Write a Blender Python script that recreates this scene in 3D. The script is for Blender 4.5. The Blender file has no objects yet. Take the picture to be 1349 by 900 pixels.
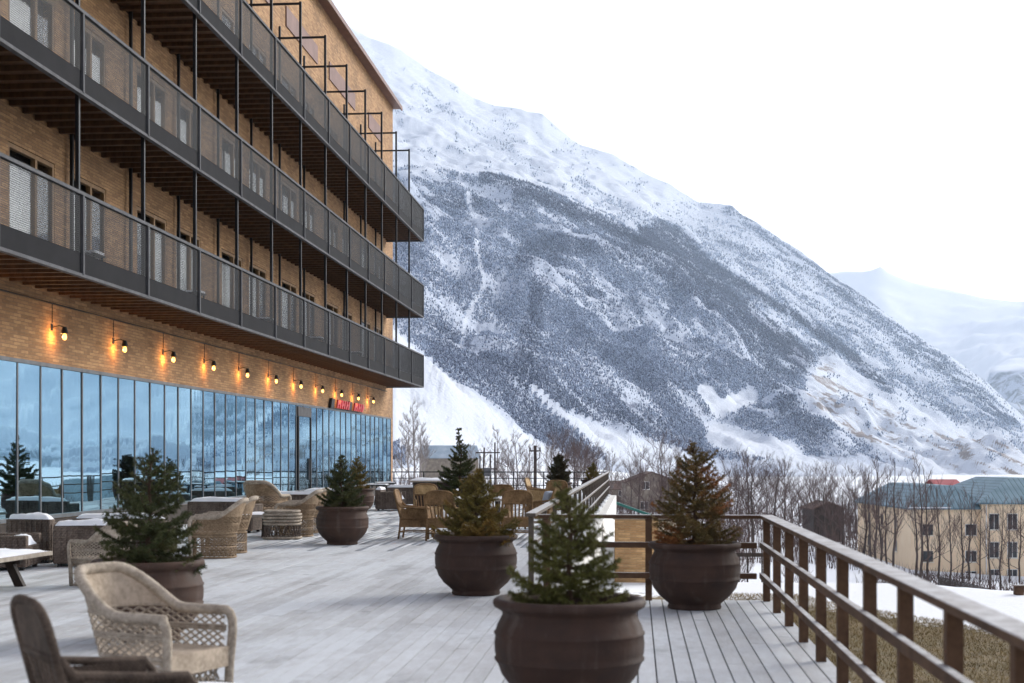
import bpy, bmesh, math, random
import numpy as np
from mathutils import Vector, Matrix

# ------------------------------------------------------------------ camera, sky, sun, exposure
SC = bpy.context.scene
COL = SC.collection
PW, FPX, HX, HY, CAMZ = 1349.0, 1874.0, 838.0, 602.0, 1.6
YAW = math.atan((HX - PW / 2) / FPX)
cam_d = bpy.data.cameras.new("camera")
cam = bpy.data.objects.new("camera", cam_d)
COL.objects.link(cam)
cam.location = (0, 0, CAMZ)
cam.rotation_euler = (math.radians(90), 0, YAW)
cam_d.sensor_width = 36.0
cam_d.lens = 36.0 * FPX / PW
cam_d.shift_y = (HY - 450.0) / PW
cam_d.clip_start = 0.1
cam_d.clip_end = 60000
cam_d.dof.use_dof = True
cam_d.dof.focus_distance = 45.0
cam_d.dof.aperture_fstop = 2.8
SC.camera = cam

SUN_EL, SUN_AZ = math.radians(26), math.radians(47)   # azimuth clockwise from +Y: from the right, a little ahead
world = bpy.data.worlds.new("World")
SC.world = world
world.use_nodes = True
wn = world.node_tree.nodes
wl = world.node_tree.links
wn.clear()
sky = wn.new("ShaderNodeTexSky")
sky.sky_type = 'NISHITA'
sky.sun_disc = False
sky.sun_elevation = SUN_EL
sky.sun_rotation = SUN_AZ
sky.altitude = 1700
sky.air_density = 1.0
sky.dust_density = 7.0
sky.ozone_density = 1.0
hsv = wn.new("ShaderNodeHueSaturation")           # thin even cloud veil: the sky is paler than a clear one
hsv.inputs['Hue'].default_value = 0.545
hsv.inputs['Saturation'].default_value = 0.28
bg = wn.new("ShaderNodeBackground")
bg.inputs['Strength'].default_value = 0.145
wo = wn.new("ShaderNodeOutputWorld")
wl.new(sky.outputs[0], hsv.inputs['Color'])
wl.new(hsv.outputs[0], bg.inputs['Color'])
wl.new(bg.outputs[0], wo.inputs[0])

sun_d = bpy.data.lights.new("sun", 'SUN')
sun_d.energy = 1.2
sun_d.angle = math.radians(25)
sun_d.color = (1.0, 0.94, 0.86)
sun = bpy.data.objects.new("sun", sun_d)
COL.objects.link(sun)
_sd = Vector((math.sin(SUN_AZ) * math.cos(SUN_EL), math.cos(SUN_AZ) * math.cos(SUN_EL), math.sin(SUN_EL)))
sun.rotation_euler = (-_sd).to_track_quat('-Z', 'Y').to_euler()
sun.location = (40, -20, 40)

vs = SC.view_settings
vs.view_transform = 'Standard'
vs.look = 'None'
vs.gamma = 1.0
vs.use_curve_mapping = False
vs.exposure = 1.08
SC.cycles.use_denoising = True
SC.cycles.max_bounces = 6
SC.cycles.diffuse_bounces = 3
SC.cycles.glossy_bounces = 3
SC.cycles.transmission_bounces = 3
SC.cycles.transparent_max_bounces = 8
SC.cycles.volume_bounces = 1
SC.cycles.sample_clamp_indirect = 4.0

rng = random.Random(7)
NPR = np.random.RandomState(11)
R = math.radians
CA, SA = math.cos(YAW), math.sin(YAW)


def at(x, y, c):
    """world point c metres in front of the camera that the photograph shows at (x, y)"""
    u = (x - PW / 2) / FPX
    return Vector((c * (u * CA - SA), c * (u * SA + CA), CAMZ + c * (HY - y) / FPX))


def ground(x, s, z=0.0):
    """point at height z where one metre is s pixels"""
    p = at(x, HY, FPX / s)
    p.z = z
    return p


# ------------------------------------------------------------------ helpers
class MB:
    def __init__(self):
        self.v, self.f = [], []

    def box(self, c, s, rz=0.0, rx=0.0, ry=0.0):
        b = len(self.v)
        hx, hy, hz = s[0] / 2, s[1] / 2, s[2] / 2
        M = Matrix.Rotation(rz, 3, 'Z') @ Matrix.Rotation(ry, 3, 'Y') @ Matrix.Rotation(rx, 3, 'X')
        for dz in (-hz, hz):
            for dx, dy in ((-hx, -hy), (hx, -hy), (hx, hy), (-hx, hy)):
                p = M @ Vector((dx, dy, dz))
                self.v.append((c[0] + p.x, c[1] + p.y, c[2] + p.z))
        for q in ((3, 2, 1, 0), (4, 5, 6, 7), (0, 1, 5, 4), (1, 2, 6, 5), (2, 3, 7, 6), (3, 0, 4, 7)):
            self.f.append(tuple(b + i for i in q))
        return self

    def box2(self, lo, hi):
        return self.box([(a + b) / 2 for a, b in zip(lo, hi)], [abs(b - a) for a, b in zip(lo, hi)])

    def tube(self, pts, r, n=6, closed=False, caps=True):
        pts = [Vector(p) for p in pts]
        m = len(pts)
        rs = r if isinstance(r, (list, tuple)) else [r] * m
        b = len(self.v)
        up = None
        for i, p in enumerate(pts):
            if closed:
                t = pts[(i + 1) % m] - pts[i - 1]
            else:
                t = pts[min(i + 1, m - 1)] - pts[max(i - 1, 0)]
            if t.length < 1e-9:
                t = Vector((0, 0, 1))
            t.normalize()
            if up is None:
                up = Vector((0, 0, 1)) if abs(t.z) < .9 else Vector((1, 0, 0))
            sx = t.cross(up)
            if sx.length < 1e-6:
                sx = t.cross(Vector((0, 1, 0)))
            sx.normalize()
            up = sx.cross(t).normalized()
            for k in range(n):
                a = 2 * math.pi * k / n + math.pi / n
                q = p + sx * (math.cos(a) * rs[i]) + up * (math.sin(a) * rs[i])
                self.v.append(tuple(q))
        segs = m if closed else m - 1
        for i in range(segs):
            j = (i + 1) % m
            for k in range(n):
                l = (k + 1) % n
                self.f.append((b + i * n + k, b + i * n + l, b + j * n + l, b + j * n + k))
        if caps and not closed:
            self.f.append(tuple(b + k for k in reversed(range(n))))
            self.f.append(tuple(b + (m - 1) * n + k for k in range(n)))
        return self

    def lathe(self, prof, n=32, c=(0, 0, 0)):
        b = len(self.v)
        for r_, z in prof:
            for k in range(n):
                a = 2 * math.pi * k / n
                self.v.append((c[0] + r_ * math.cos(a), c[1] + r_ * math.sin(a), c[2] + z))
        for i in range(len(prof) - 1):
            for k in range(n):
                l = (k + 1) % n
                self.f.append((b + i * n + k, b + i * n + l, b + (i + 1) * n + l, b + (i + 1) * n + k))
        return self

    def poly(self, pts):
        b = len(self.v)
        self.v += [tuple(p) for p in pts]
        self.f.append(tuple(range(b, b + len(pts))))
        return self

    def prism(self, pts, d):
        """closed solid: polygon pts pushed along vector d"""
        b = len(self.v)
        n = len(pts)
        d = Vector(d)
        self.v += [tuple(p) for p in pts] + [tuple(Vector(p) + d) for p in pts]
        self.f.append(tuple(range(b + n - 1, b - 1, -1)))
        self.f.append(tuple(range(b + n, b + 2 * n)))
        for i in range(n):
            j = (i + 1) % n
            self.f.append((b + i, b + j, b + n + j, b + n + i))
        return self

    def mesh(self, name, mat, smooth=False):
        me = bpy.data.meshes.new(name)
        me.from_pydata(self.v, [], self.f)
        if mat:
            me.materials.append(mat)
        if smooth:
            me.polygons.foreach_set('use_smooth', [True] * len(me.polygons))
        me.update()
        return me

    def build(self, name, mat, parent=None, smooth=False, bevel=0, loc=None, rz=None):
        o = bpy.data.objects.new(name, self.mesh(name, mat, smooth))
        COL.objects.link(o)
        if parent:
            o.parent = parent
        if bevel:
            m = o.modifiers.new("bevel", 'BEVEL')
            m.width = bevel
            m.segments = 2
            m.limit_method = 'ANGLE'
        if loc is not None:
            o.location = loc
        if rz is not None:
            o.rotation_euler.z = rz
        return o


def link(name, me, parent=None, loc=(0, 0, 0), rz=0.0):
    o = bpy.data.objects.new(name, me)
    COL.objects.link(o)
    o.parent = parent
    o.location = loc
    o.rotation_euler.z = rz
    return o


def tag(o, label, cat, group=None):
    o["label"] = label
    o["category"] = cat
    if group:
        o["group"] = group
    return o


def thing(name, label, cat, loc=(0, 0, 0), rz=0.0, group=None, scale=1.0):
    o = bpy.data.objects.new(name, None)
    o.empty_display_size = .2
    COL.objects.link(o)
    o.location = loc
    o.rotation_euler.z = rz
    o.scale = (scale,) * 3
    return tag(o, label, cat, group)


def dup(root, loc, rz, label, group=None, scale=None):
    r = root.copy()
    COL.objects.link(r)
    r.location = loc
    r.rotation_euler.z = rz
    if scale:
        r.scale = (scale,) * 3
    r["label"] = label
    if group:
        r["group"] = group
    elif "group" in r.keys():
        del r["group"]
    for ch in list(root.children):
        c = ch.copy()
        COL.objects.link(c)
        c.parent = r
        for g in list(ch.children):
            d = g.copy()
            COL.objects.link(d)
            d.parent = c
    return r


def from_np(name, V, F, mat, parent=None, attr=None, smooth=False):
    """V (n,3), F (m,3 or 4)"""
    me = bpy.data.meshes.new(name)
    V = np.asarray(V, dtype=np.float32)
    F = np.asarray(F, dtype=np.int32)
    k = F.shape[1]
    me.vertices.add(len(V))
    me.vertices.foreach_set('co', V.ravel())
    me.loops.add(F.size)
    me.loops.foreach_set('vertex_index', F.ravel())
    me.polygons.add(len(F))
    me.polygons.foreach_set('loop_start', np.arange(len(F), dtype=np.int32) * k)
    me.polygons.foreach_set('loop_total', np.full(len(F), k, dtype=np.int32))
    if smooth:
        me.polygons.foreach_set('use_smooth', np.ones(len(F), dtype=bool))
    me.update(calc_edges=True)
    me.validate()
    for an, av in (attr or {}).items():
        a = me.attributes.new(an, 'FLOAT', 'POINT')
        a.data.foreach_set('value', np.asarray(av, dtype=np.float32))
    me.materials.append(mat)
    o = bpy.data.objects.new(name, me)
    COL.objects.link(o)
    o.parent = parent
    return o


# value noise for terrain shapes
_tab = np.random.RandomState(3).rand(256, 256)


def vnoise(x, y):
    xi = np.floor(x).astype(int)
    yi = np.floor(y).astype(int)
    fx, fy = x - xi, y - yi
    fx = fx * fx * (3 - 2 * fx)
    fy = fy * fy * (3 - 2 * fy)
    g = lambda a, b: _tab[a & 255, b & 255]
    return (g(xi, yi) * (1 - fx) + g(xi + 1, yi) * fx) * (1 - fy) + (g(xi, yi + 1) * (1 - fx) + g(xi + 1, yi + 1) * fx) * fy


def fbm(x, y, o=4):
    s, a, t = 0, .5, 0
    for i in range(o):
        s = s + a * vnoise(x * 2 ** i + 17.3 * i, y * 2 ** i + 9.1 * i)
        t += a
        a *= .5
    return s / t * 2 - 1


def sstep(a, b, x):
    t = np.clip((x - a) / (b - a), 0, 1)
    return t * t * (3 - 2 * t)


# ------------------------------------------------------------------ materials
class NT:
    def __init__(self, name):
        self.m = bpy.data.materials.new(name)
        self.m.use_nodes = True
        self.t = self.m.node_tree
        self.b = self.t.nodes["Principled BSDF"]
        self.out = self.t.nodes["Material Output"]

    def n(self, ty, **kw):
        nd = self.t.nodes.new(ty)
        for k, v in kw.items():
            if hasattr(nd, k):
                setattr(nd, k, v)
            else:
                nd.inputs[k].default_value = v
        return nd

    def l(self, a, b):
        self.t.links.new(a, b)

    def coord(self, kind='Object'):
        return self.n("ShaderNodeTexCoord").outputs[kind]

    def pos(self):
        return self.n("ShaderNodeNewGeometry").outputs['Position']

    def noise(self, vec, scale, detail=4, rough=.55, sc3=None):
        if sc3:
            mp = self.n("ShaderNodeMapping")
            mp.inputs['Scale'].default_value = sc3
            self.l(vec, mp.inputs['Vector'])
            vec = mp.outputs[0]
        nd = self.n("ShaderNodeTexNoise")
        nd.inputs['Scale'].default_value = scale
        nd.inputs['Detail'].default_value = detail
        nd.inputs['Roughness'].default_value = rough
        self.l(vec, nd.inputs['Vector'])
        return nd.outputs['Fac']

    def ramp(self, fac, stops):
        nd = self.n("ShaderNodeValToRGB")
        e = nd.color_ramp.elements
        while len(e) < len(stops):
            e.new(.5)
        for i, (p, c) in enumerate(stops):
            e[i].position = p
            e[i].color = (c, c, c, 1) if isinstance(c, (int, float)) else (*c, 1)
        self.l(fac, nd.inputs['Fac'])
        return nd.outputs['Color']

    def mix(self, fac, a, b, mode='MIX'):
        nd = self.n("ShaderNodeMix", data_type='RGBA', blend_type=mode)
        for s, v in ((nd.inputs[0], fac), (nd.inputs[6], a), (nd.inputs[7], b)):
            if isinstance(v, (int, float)):
                s.default_value = v
            elif isinstance(v, tuple):
                s.default_value = (*v, 1)
            else:
                self.l(v, s)
        return nd.outputs[2]

    def math(self, op, a, b=0.0):
        nd = self.n("ShaderNodeMath", operation=op)
        for s, v in ((nd.inputs[0], a), (nd.inputs[1], b)):
            if isinstance(v, (int, float)):
                s.default_value = v
            else:
                self.l(v, s)
        return nd.outputs[0]

    def bump(self, h, strength=.3, dist=.02):
        nd = self.n("ShaderNodeBump")
        nd.inputs['Strength'].default_value = strength
        nd.inputs['Distance'].default_value = dist
        self.l(h, nd.inputs['Height'])
        self.l(nd.outputs[0], self.b.inputs['Normal'])

    def fin(self, col=None, rough=.6, metal=0.0, spec=None):
        if col is not None:
            if isinstance(col, tuple):
                self.b.inputs['Base Color'].default_value = (*col, 1)
            else:
                self.l(col, self.b.inputs['Base Color'])
        if isinstance(rough, (int, float)):
            self.b.inputs['Roughness'].default_value = rough
        else:
            self.l(rough, self.b.inputs['Roughness'])
        self.b.inputs['Metallic'].default_value = metal
        if spec is not None:
            self.b.inputs['Specular IOR Level'].default_value = spec
        return self.m


def mottled(name, a, b, scale=6, rough=.7, bump=.25, dist=.01, detail=5, sc3=None, coord='Object', metal=0.0):
    k = NT(name)
    f = k.noise(k.coord(coord), scale, detail, .6, sc3)
    f2 = k.ramp(f, [(.3, 0.0), (.7, 1.0)])
    k.bump(f, bump, dist)
    return k.fin(k.mix(f2, a, b), rough, metal, .22)


def brick_mat(name, a, b, c, bw=.25, rh=.075, axis='X'):
    k = NT(name)
    sep = k.n("ShaderNodeSeparateXYZ")
    k.l(k.pos(), sep.inputs[0])
    cmb = k.n("ShaderNodeCombineXYZ")
    k.l(sep.outputs['Y' if axis == 'X' else 'X'], cmb.inputs[0])
    k.l(sep.outputs['Z'], cmb.inputs[1])
    br = k.n("ShaderNodeTexBrick")
    k.l(cmb.outputs[0], br.inputs['Vector'])
    br.inputs['Scale'].default_value = 1.0
    br.inputs['Brick Width'].default_value = bw
    br.inputs['Row Height'].default_value = rh
    br.inputs['Mortar Size'].default_value = .008
    br.inputs['Mortar Smooth'].default_value = .3
    br.inputs['Color1'].default_value = (*a, 1)
    br.inputs['Color2'].default_value = (*b, 1)
    br.inputs['Mortar'].default_value = (*c, 1)
    big = k.ramp(k.noise(cmb.outputs[0], .7, 5, .65), [(.3, .62), (.7, 1.12)])
    fine = k.ramp(k.noise(cmb.outputs[0], 9, 3, .6, (1.0, 3.2, 1.0)), [(.3, .82), (.72, 1.12)])
    col = k.mix(1.0, k.mix(1.0, br.outputs['Color'], big, 'MULTIPLY'), fine, 'MULTIPLY')
    h = k.math('ADD', k.math('MULTIPLY', br.outputs['Fac'], -1.0), k.math('MULTIPLY', k.noise(cmb.outputs[0], 30), .4))
    k.bump(h, .6, .012)
    return k.fin(col, .85)


M = {}
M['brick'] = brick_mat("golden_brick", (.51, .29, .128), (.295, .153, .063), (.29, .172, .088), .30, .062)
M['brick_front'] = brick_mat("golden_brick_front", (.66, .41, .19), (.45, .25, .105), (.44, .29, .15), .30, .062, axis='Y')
M['snow'] = mottled("snow", (.80, .82, .86), (.88, .89, .91), 5, .6, .35, .02)
M['steel'] = mottled("dark_steel", (.008, .008, .010), (.016, .016, .018), 3, .5, .1)
M['rail_grey'] = mottled("grey_rail_paint", (.055, .055, .060), (.10, .10, .106), 4, .75, .1)
M['slab_edge'] = mottled("charcoal_fascia", (.006, .006, .008), (.011, .011, .013), 2, .9, .15)
M['soffit'] = mottled("stained_soffit_timber", (.052, .026, .013), (.115, .057, .027), 2.2, .65, .3, .01, 6, (3.0, .5, 1.0))
M['mullion'] = mottled("window_mullion_metal", (.085, .092, .098), (.15, .158, .165), 4, .45, .1)
M['door_wood'] = mottled("oak_door_frame", (.20, .115, .05), (.34, .20, .095), 6, .55, .2, .005, 5, (1, 1, .15))
M['curtain'] = mottled("white_curtain", (.84, .84, .82), (.93, .93, .91), 5, .9, .5, .03, 3, (1, 9.0, .25))
M['unlit_in'] = mottled("unlit_interior", (.012, .012, .013), (.028, .026, .024), 1, .8)  # near-black colour stands in for rooms without light
M['roof_brown'] = mottled("brown_eave_metal", (.11, .055, .042), (.17, .085, .062), 3, .5, .1)
M['panel_brown'] = mottled("brown_facade_panel", (.14, .075, .062), (.20, .11, .09), 1.5, .6, .15)
M['black'] = mottled("black_metal", (.010, .010, .010), (.022, .021, .020), 12, .5, .15)
M['soil'] = mottled("potting_soil", (.012, .009, .007), (.035, .025, .018), 25, .95, .8, .02)
M['rail_wood'] = mottled("weathered_rail_timber", (.045, .026, .017), (.115, .067, .042), 7, .6, .4, .006, 6, (1, .6, 1))
M['rail_wood_light'] = mottled("grey_rail_timber", (.085, .068, .054), (.17, .14, .112), 7, .65, .4, .006, 6, (1, .6, 1))
M['white_paint'] = mottled("white_render", (.62, .60, .55), (.80, .79, .76), 2.2, .8, .3)
M['cream'] = mottled("cream_render", (.78, .60, .40), (.85, .69, .49), .5, .85, .15)
M['cream_pale'] = mottled("pale_render", (.62, .50, .36), (.70, .60, .46), 1.2, .85, .15)
M['bark'] = mottled("grey_brown_bark", (.045, .032, .028), (.105, .080, .068), 3, .9, .3)
M['bark_pale'] = mottled("pale_birch_bark", (.13, .105, .095), (.34, .30, .28), 2.0, .9, .3)
M['twig'] = mottled("reddish_twigs", (.075, .048, .043), (.135, .092, .082), 1, .9, 0.0)
M['spruce_bark'] = mottled("spruce_bark", (.045, .028, .018), (.10, .06, .04), 30, .9, .5)
M['stone_house'] = mottled("rubble_stone", (.17, .14, .11), (.34, .285, .225), 1.6, .9, .6, .05)
M['roof_red'] = mottled("dull_brown_roof", (.085, .050, .038), (.14, .085, .065), .8, .8, .2)
M['roof_blue'] = mottled("blue_tin_roof", (.20, .27, .33), (.40, .46, .52), .35, .5, .2)
M['roof_green'] = mottled("green_tin_roof", (.02, .12, .10), (.05, .18, .15), 1.0, .5, .2)
M['glass_far'] = NT("dark_window_glass").fin((.022, .026, .032), .08)
M['red_sign'] = NT("red_sign_letters").fin((.62, .012, .010), .4)
M['table_wood'] = mottled("grey_table_timber", (.26, .22, .18), (.42, .37, .31), 6, .75, .3, .006, 5, (3, .5, 1))
M['dark_wood'] = mottled("dark_stained_wood", (.020, .014, .011), (.05, .034, .025), 8, .6, .3, .005)
M['cushion'] = mottled("blue_grey_cushion", (.30, .34, .40), (.40, .44, .50), 9, .9, .3)
M['utility_wood'] = mottled("tarred_pole", (.03, .022, .02), (.07, .05, .045), 5, .85, .3)


def pot_mat(name, a, b):
    k = NT(name)
    o = k.pos()
    f = k.noise(o, 5, 7, .65)
    drip = k.noise(o, 3.2, 4, .6, (2.5, 2.5, .35))
    col = k.mix(k.ramp(f, [(.3, 0.0), (.72, 1.0)]), a, b)
    col = k.mix(k.ramp(drip, [(.54, 0.0), (.78, .32)]), col, (.17, .14, .125))
    k.bump(k.noise(o, 38, 5), .25, .008)
    return k.fin(col, k.ramp(f, [(.3, .62), (.7, .85)]), 0, .25)


def frosted(name, a, b, lo, hi):
    """weathered timber with frost lying on its upward faces"""
    k = NT(name)
    o = k.coord('Object')
    f = k.noise(o, 7, 6, .6, (.6, 1.0, 1.0))
    col = k.mix(k.ramp(f, [(.3, 0.0), (.7, 1.0)]), a, b)
    sp = k.n("ShaderNodeSeparateXYZ")
    k.l(k.n("ShaderNodeNewGeometry").outputs['True Normal'], sp.inputs[0])
    nz = k.noise(k.pos(), 9, 6, .7)
    e = k.math('MULTIPLY', k.ramp(sp.outputs['Z'], [(.6, 0.0), (.9, 1.0)]), k.ramp(nz, [(.28, lo), (.62, hi)]))
    col = k.mix(e, col, (.56, .56, .56))
    k.bump(f, .4, .006)
    return k.fin(col, .75, 0, .2)


M['rail_wood'] = frosted("weathered_rail_timber", (.050, .027, .016), (.135, .076, .044), .35, 1.0)
M['rail_wood_light'] = frosted("grey_rail_timber", (.075, .060, .048), (.15, .125, .10), .45, .95)
M['pot_dark'] = pot_mat("dark_brown_terracotta", (.028, .015, .011), (.062, .034, .024))
M['pot_warm'] = pot_mat("red_brown_terracotta", (.040, .023, .016), (.085, .048, .034))


def wicker_mat(name, a, b, scale=24):
    k = NT(name)
    o = k.coord('Object')
    w1 = k.n("ShaderNodeTexWave", wave_type='BANDS', bands_direction='Z')
    w1.inputs['Scale'].default_value = scale
    w1.inputs['Distortion'].default_value = 1.5
    k.l(o, w1.inputs['Vector'])
    w2 = k.n("ShaderNodeTexWave", wave_type='BANDS', bands_direction='DIAGONAL')
    w2.inputs['Scale'].default_value = scale * 1.25
    w2.inputs['Distortion'].default_value = 1.0
    k.l(o, w2.inputs['Vector'])
    f = k.math('MULTIPLY', w1.outputs['Fac'], w2.outputs['Fac'])
    nz = k.math('ADD', k.math('MULTIPLY', k.noise(o, 6, 4), .55), k.math('MULTIPLY', k.noise(o, 34, 3, .6), .45))
    col = k.mix(k.ramp(nz, [(.38, 0.0), (.62, 1.0)]), tuple(.72 * q for q in a), b)
    col = k.mix(k.ramp(f, [(0.0, .34), (.45, 0.0)]), col, tuple(.35 * q for q in a))
    k.bump(f, .6, .006)
    return k.fin(col, .75, 0, .2)


M['wicker_pale'] = wicker_mat("weathered_pale_wicker", (.36, .295, .228), (.58, .49, .39))
M['wicker_cream'] = wicker_mat("cream_woven_rattan", (.50, .40, .30), (.66, .54, .42), 28)
M['wicker_tan'] = wicker_mat("tan_rattan", (.20, .118, .055), (.34, .205, .098))
M['wicker_beige'] = wicker_mat("beige_rattan", (.27, .185, .11), (.43, .31, .20))
M['wicker_gold'] = wicker_mat("golden_rattan", (.42, .275, .125), (.58, .395, .20), 17)
M['wicker_dark'] = wicker_mat("dark_brown_rattan", (.070, .049, .037), (.135, .098, .074))
M['wicker_box'] = wicker_mat("grey_brown_wicker", (.115, .085, .068), (.20, .155, .125), 9)


def needle_mat(name, a, b, tip):
    k = NT(name)
    o = k.coord('Object')
    f = k.noise(o, 9, 3)
    g = k.noise(o, 2.6, 2)
    col = k.mix(k.ramp(f, [(.3, 0.0), (.7, 1.0)]), a, b)
    col = k.mix(k.ramp(g, [(.48, 0.0), (.66, .9)]), col, tip)
    m = k.fin(col, .6, 0, .2)
    return m


M['needle_green'] = needle_mat("spruce_needles_green", (.082, .084, .020), (.145, .142, .038), (.175, .160, .045))
M['needle_dark'] = needle_mat("spruce_needles_dark", (.042, .052, .018), (.078, .088, .030), (.110, .105, .036))
M['needle_gold'] = needle_mat("spruce_needles_yellowing", (.115, .100, .026), (.21, .155, .040), (.26, .150, .036))
M['needle_rust'] = needle_mat("spruce_needles_rusty", (.105, .088, .032), (.19, .120, .042), (.33, .125, .042))
M['needle_brown'] = needle_mat("spruce_needles_browned", (.035, .030, .014), (.070, .052, .022), (.06, .06, .022))


def glass_mat():
    """tinted mirror-coated glazing, each pane a little wavy"""
    k = NT("coated_blue_glass")
    k.t.nodes.remove(k.b)
    p = k.pos()
    n1 = k.noise(p, 1.0, 2, .5, (1.0, 1.3, .42))
    rnd = k.n("ShaderNodeObjectInfo").outputs['Random']
    b = k.n("ShaderNodeBump")
    b.inputs['Strength'].default_value = 1.0
    b.inputs['Distance'].default_value = .0021
    k.l(n1, b.inputs['Height'])
    gl = k.n("ShaderNodeBsdfGlossy")
    gl.inputs['Roughness'].default_value = .015
    tint = k.mix(rnd, (.46, .70, .82), (.54, .78, .88))
    k.l(tint, gl.inputs['Color'])
    k.l(b.outputs[0], gl.inputs['Normal'])
    tr = k.n("ShaderNodeBsdfTransparent")
    tr.inputs['Color'].default_value = (.45, .60, .64, 1)
    mx = k.n("ShaderNodeMixShader")
    mx.inputs[0].default_value = .84
    k.l(tr.outputs[0], mx.inputs[1])
    k.l(gl.outputs[0], mx.inputs[2])
    k.l(mx.outputs[0], k.out.inputs['Surface'])
    return k.m


M['glass'] = glass_mat()


def clear_glass():
    k = NT("door_glass")
    k.t.nodes.remove(k.b)
    gl = k.n("ShaderNodeBsdfGlossy")
    gl.inputs['Roughness'].default_value = .02
    tr = k.n("ShaderNodeBsdfTransparent")
    tr.inputs['Color'].default_value = (.96, .97, .97, 1)
    mx = k.n("ShaderNodeMixShader")
    mx.inputs[0].default_value = .14
    k.l(tr.outputs[0], mx.inputs[1])
    k.l(gl.outputs[0], mx.inputs[2])
    k.l(mx.outputs[0], k.out.inputs['Surface'])
    return k.m


M['door_glass'] = clear_glass()


def bulb_mat():
    k = NT("amber_bulb")
    k.b.inputs['Emission Color'].default_value = (1.0, .42, .08, 1)
    k.b.inputs['Emission Strength'].default_value = 2.6
    return k.fin((1.0, .6, .25), .2)


M['bulb'] = bulb_mat()


def plank_mat():
    k = NT("frosted_deck_board")
    p = k.pos()
    at_ = k.n("ShaderNodeAttribute", attribute_name="pv")
    pv = at_.outputs['Fac']
    grain = k.noise(p, 16, 5, .6, (4.0, .25, 1.0))
    col = k.mix(k.ramp(grain, [(.3, 0.0), (.7, 1.0)]), (.21, .20, .195), (.33, .32, .315))
    col = k.mix(pv, col, (.37, .36, .36))
    frost = k.noise(p, .55, 6, .62, (1.0, .55, 1.0))
    fr2 = k.noise(p, 7, 5, .65, (1.6, .5, 1.0))
    fz = k.math('ADD', k.math('MULTIPLY', frost, .8), k.math('MULTIPLY', fr2, .45))
    fz = k.math('ADD', fz, k.math('MULTIPLY', pv, .10))
    col = k.mix(k.ramp(fz, [(.46, .12), (.78, .9)]), col, (.57, .595, .62))
    wet = k.noise(p, 1.1, 6, .7, (1.0, .6, 1.0))
    col = k.mix(k.ramp(wet, [(.57, 0.0), (.70, .55)]), col, (.20, .205, .215))
    k.bump(k.math('ADD', grain, fr2), .3, .004)
    return k.fin(col, k.ramp(fz, [(.5, .48), (.7, .75)]))


M['plank'] = plank_mat()


def terrain_mat():
    k = NT("snowy_valley_ground")
    p = k.pos()
    sn = k.n("ShaderNodeAttribute", attribute_name="snow").outputs['Fac']
    n1 = k.noise(p, .35, 8, .68)
    n2 = k.noise(p, 5, 6, .65)
    grass = k.mix(k.ramp(n2, [(.38, 0.0), (.62, 1.0)]), (.095, .066, .026), (.225, .158, .072))
    grass = k.mix(k.ramp(n1, [(.4, 0.0), (.65, .6)]), grass, (.130, .112, .040))
    edge = k.math('ADD', sn, k.math('MULTIPLY', k.math('SUBTRACT', k.math('ADD', k.math('MULTIPLY', n1, .6), k.math('MULTIPLY', n2, .4)), .5), 1.7))
    col = k.mix(k.ramp(edge, [(.47, 0.0), (.55, 1.0)]), grass, (.82, .84, .87))
    k.bump(k.math('ADD', n2, edge), .4, .06)
    return k.fin(col, .85)


M['terrain'] = terrain_mat()


def mountain_mat(name, dark, brown, snow=(.60, .635, .70), sc=.02):
    k = NT(name)
    p = k.pos()
    fo = k.n("ShaderNodeAttribute", attribute_name="forest").outputs['Fac']
    bw = k.n("ShaderNodeAttribute", attribute_name="brush").outputs['Fac']
    n1 = k.noise(p, sc, 9, .72)
    n2 = k.noise(p, sc * 7, 5, .7)
    nn = k.math('ADD', k.math('MULTIPLY', n1, .45), k.math('MULTIPLY', n2, .55))
    e = k.math('ADD', fo, k.math('MULTIPLY', k.math('SUBTRACT', nn, .5), 3.4))
    base = k.mix(k.ramp(fo, [(.2, 0.0), (.75, .62)]), snow, (.29, .345, .46))  # blue-grey under the wood: mountain shade and haze put into the colour
    col = k.mix(k.ramp(e, [(.66, 0.0), (.95, .9)]), base, dark)
    e2 = k.math('ADD', bw, k.math('MULTIPLY', k.math('SUBTRACT', nn, .5), 1.8))
    col = k.mix(k.ramp(e2, [(.48, 0.0), (.62, .9)]), col, brown)
    k.bump(k.math('ADD', n1, n2), .5, 3.0)
    return k.fin(col, .9, spec=.1)


M['mountain'] = mountain_mat("snowy_forested_mountain", (.085, .097, .15), (.21, .165, .14))
M['far_mountain'] = mountain_mat("distant_snow_mountain", (.10, .11, .13), (.2, .17, .15), (.80, .82, .86), .004)
k = NT("frosted_bare_trees")
_fr = k.n("ShaderNodeAttribute", attribute_name="frost").outputs['Fac']
M['far_tree'] = k.fin(k.mix(_fr, (.066, .080, .130), (.40, .48, .63)), .95, spec=.1)  # frosted twigs, tinted blue to carry shade and haze in the colour

# ------------------------------------------------------------------ terrain
def terrain_h(X, Y):
    zv = np.interp(X, [-500, -120, -70, -30, 0, 40, 80, 300], [6, .5, -1.5, -4.2, -8.6, -11.5, -12.8, -14])
    e = Y + np.maximum(0, .8 * (X - 7.0))
    t = np.clip((e - 36.5) / 95.0, 0, 1)
    s = 1 - (1 - t) ** 2.2
    z = -1.62 * (1 - s) + zv * s
    z = z - np.clip((Y - 500) / 3000, 0, 1) * 6
    return z + fbm(X / 9.0, Y / 9.0, 3) * .10 + fbm(X / 60, Y / 60, 2) * .6 * s


def stretch(vals):
    out = []
    for a, b, st in vals:
        out += list(np.arange(a, b, st))
    return np.array(out)


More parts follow.
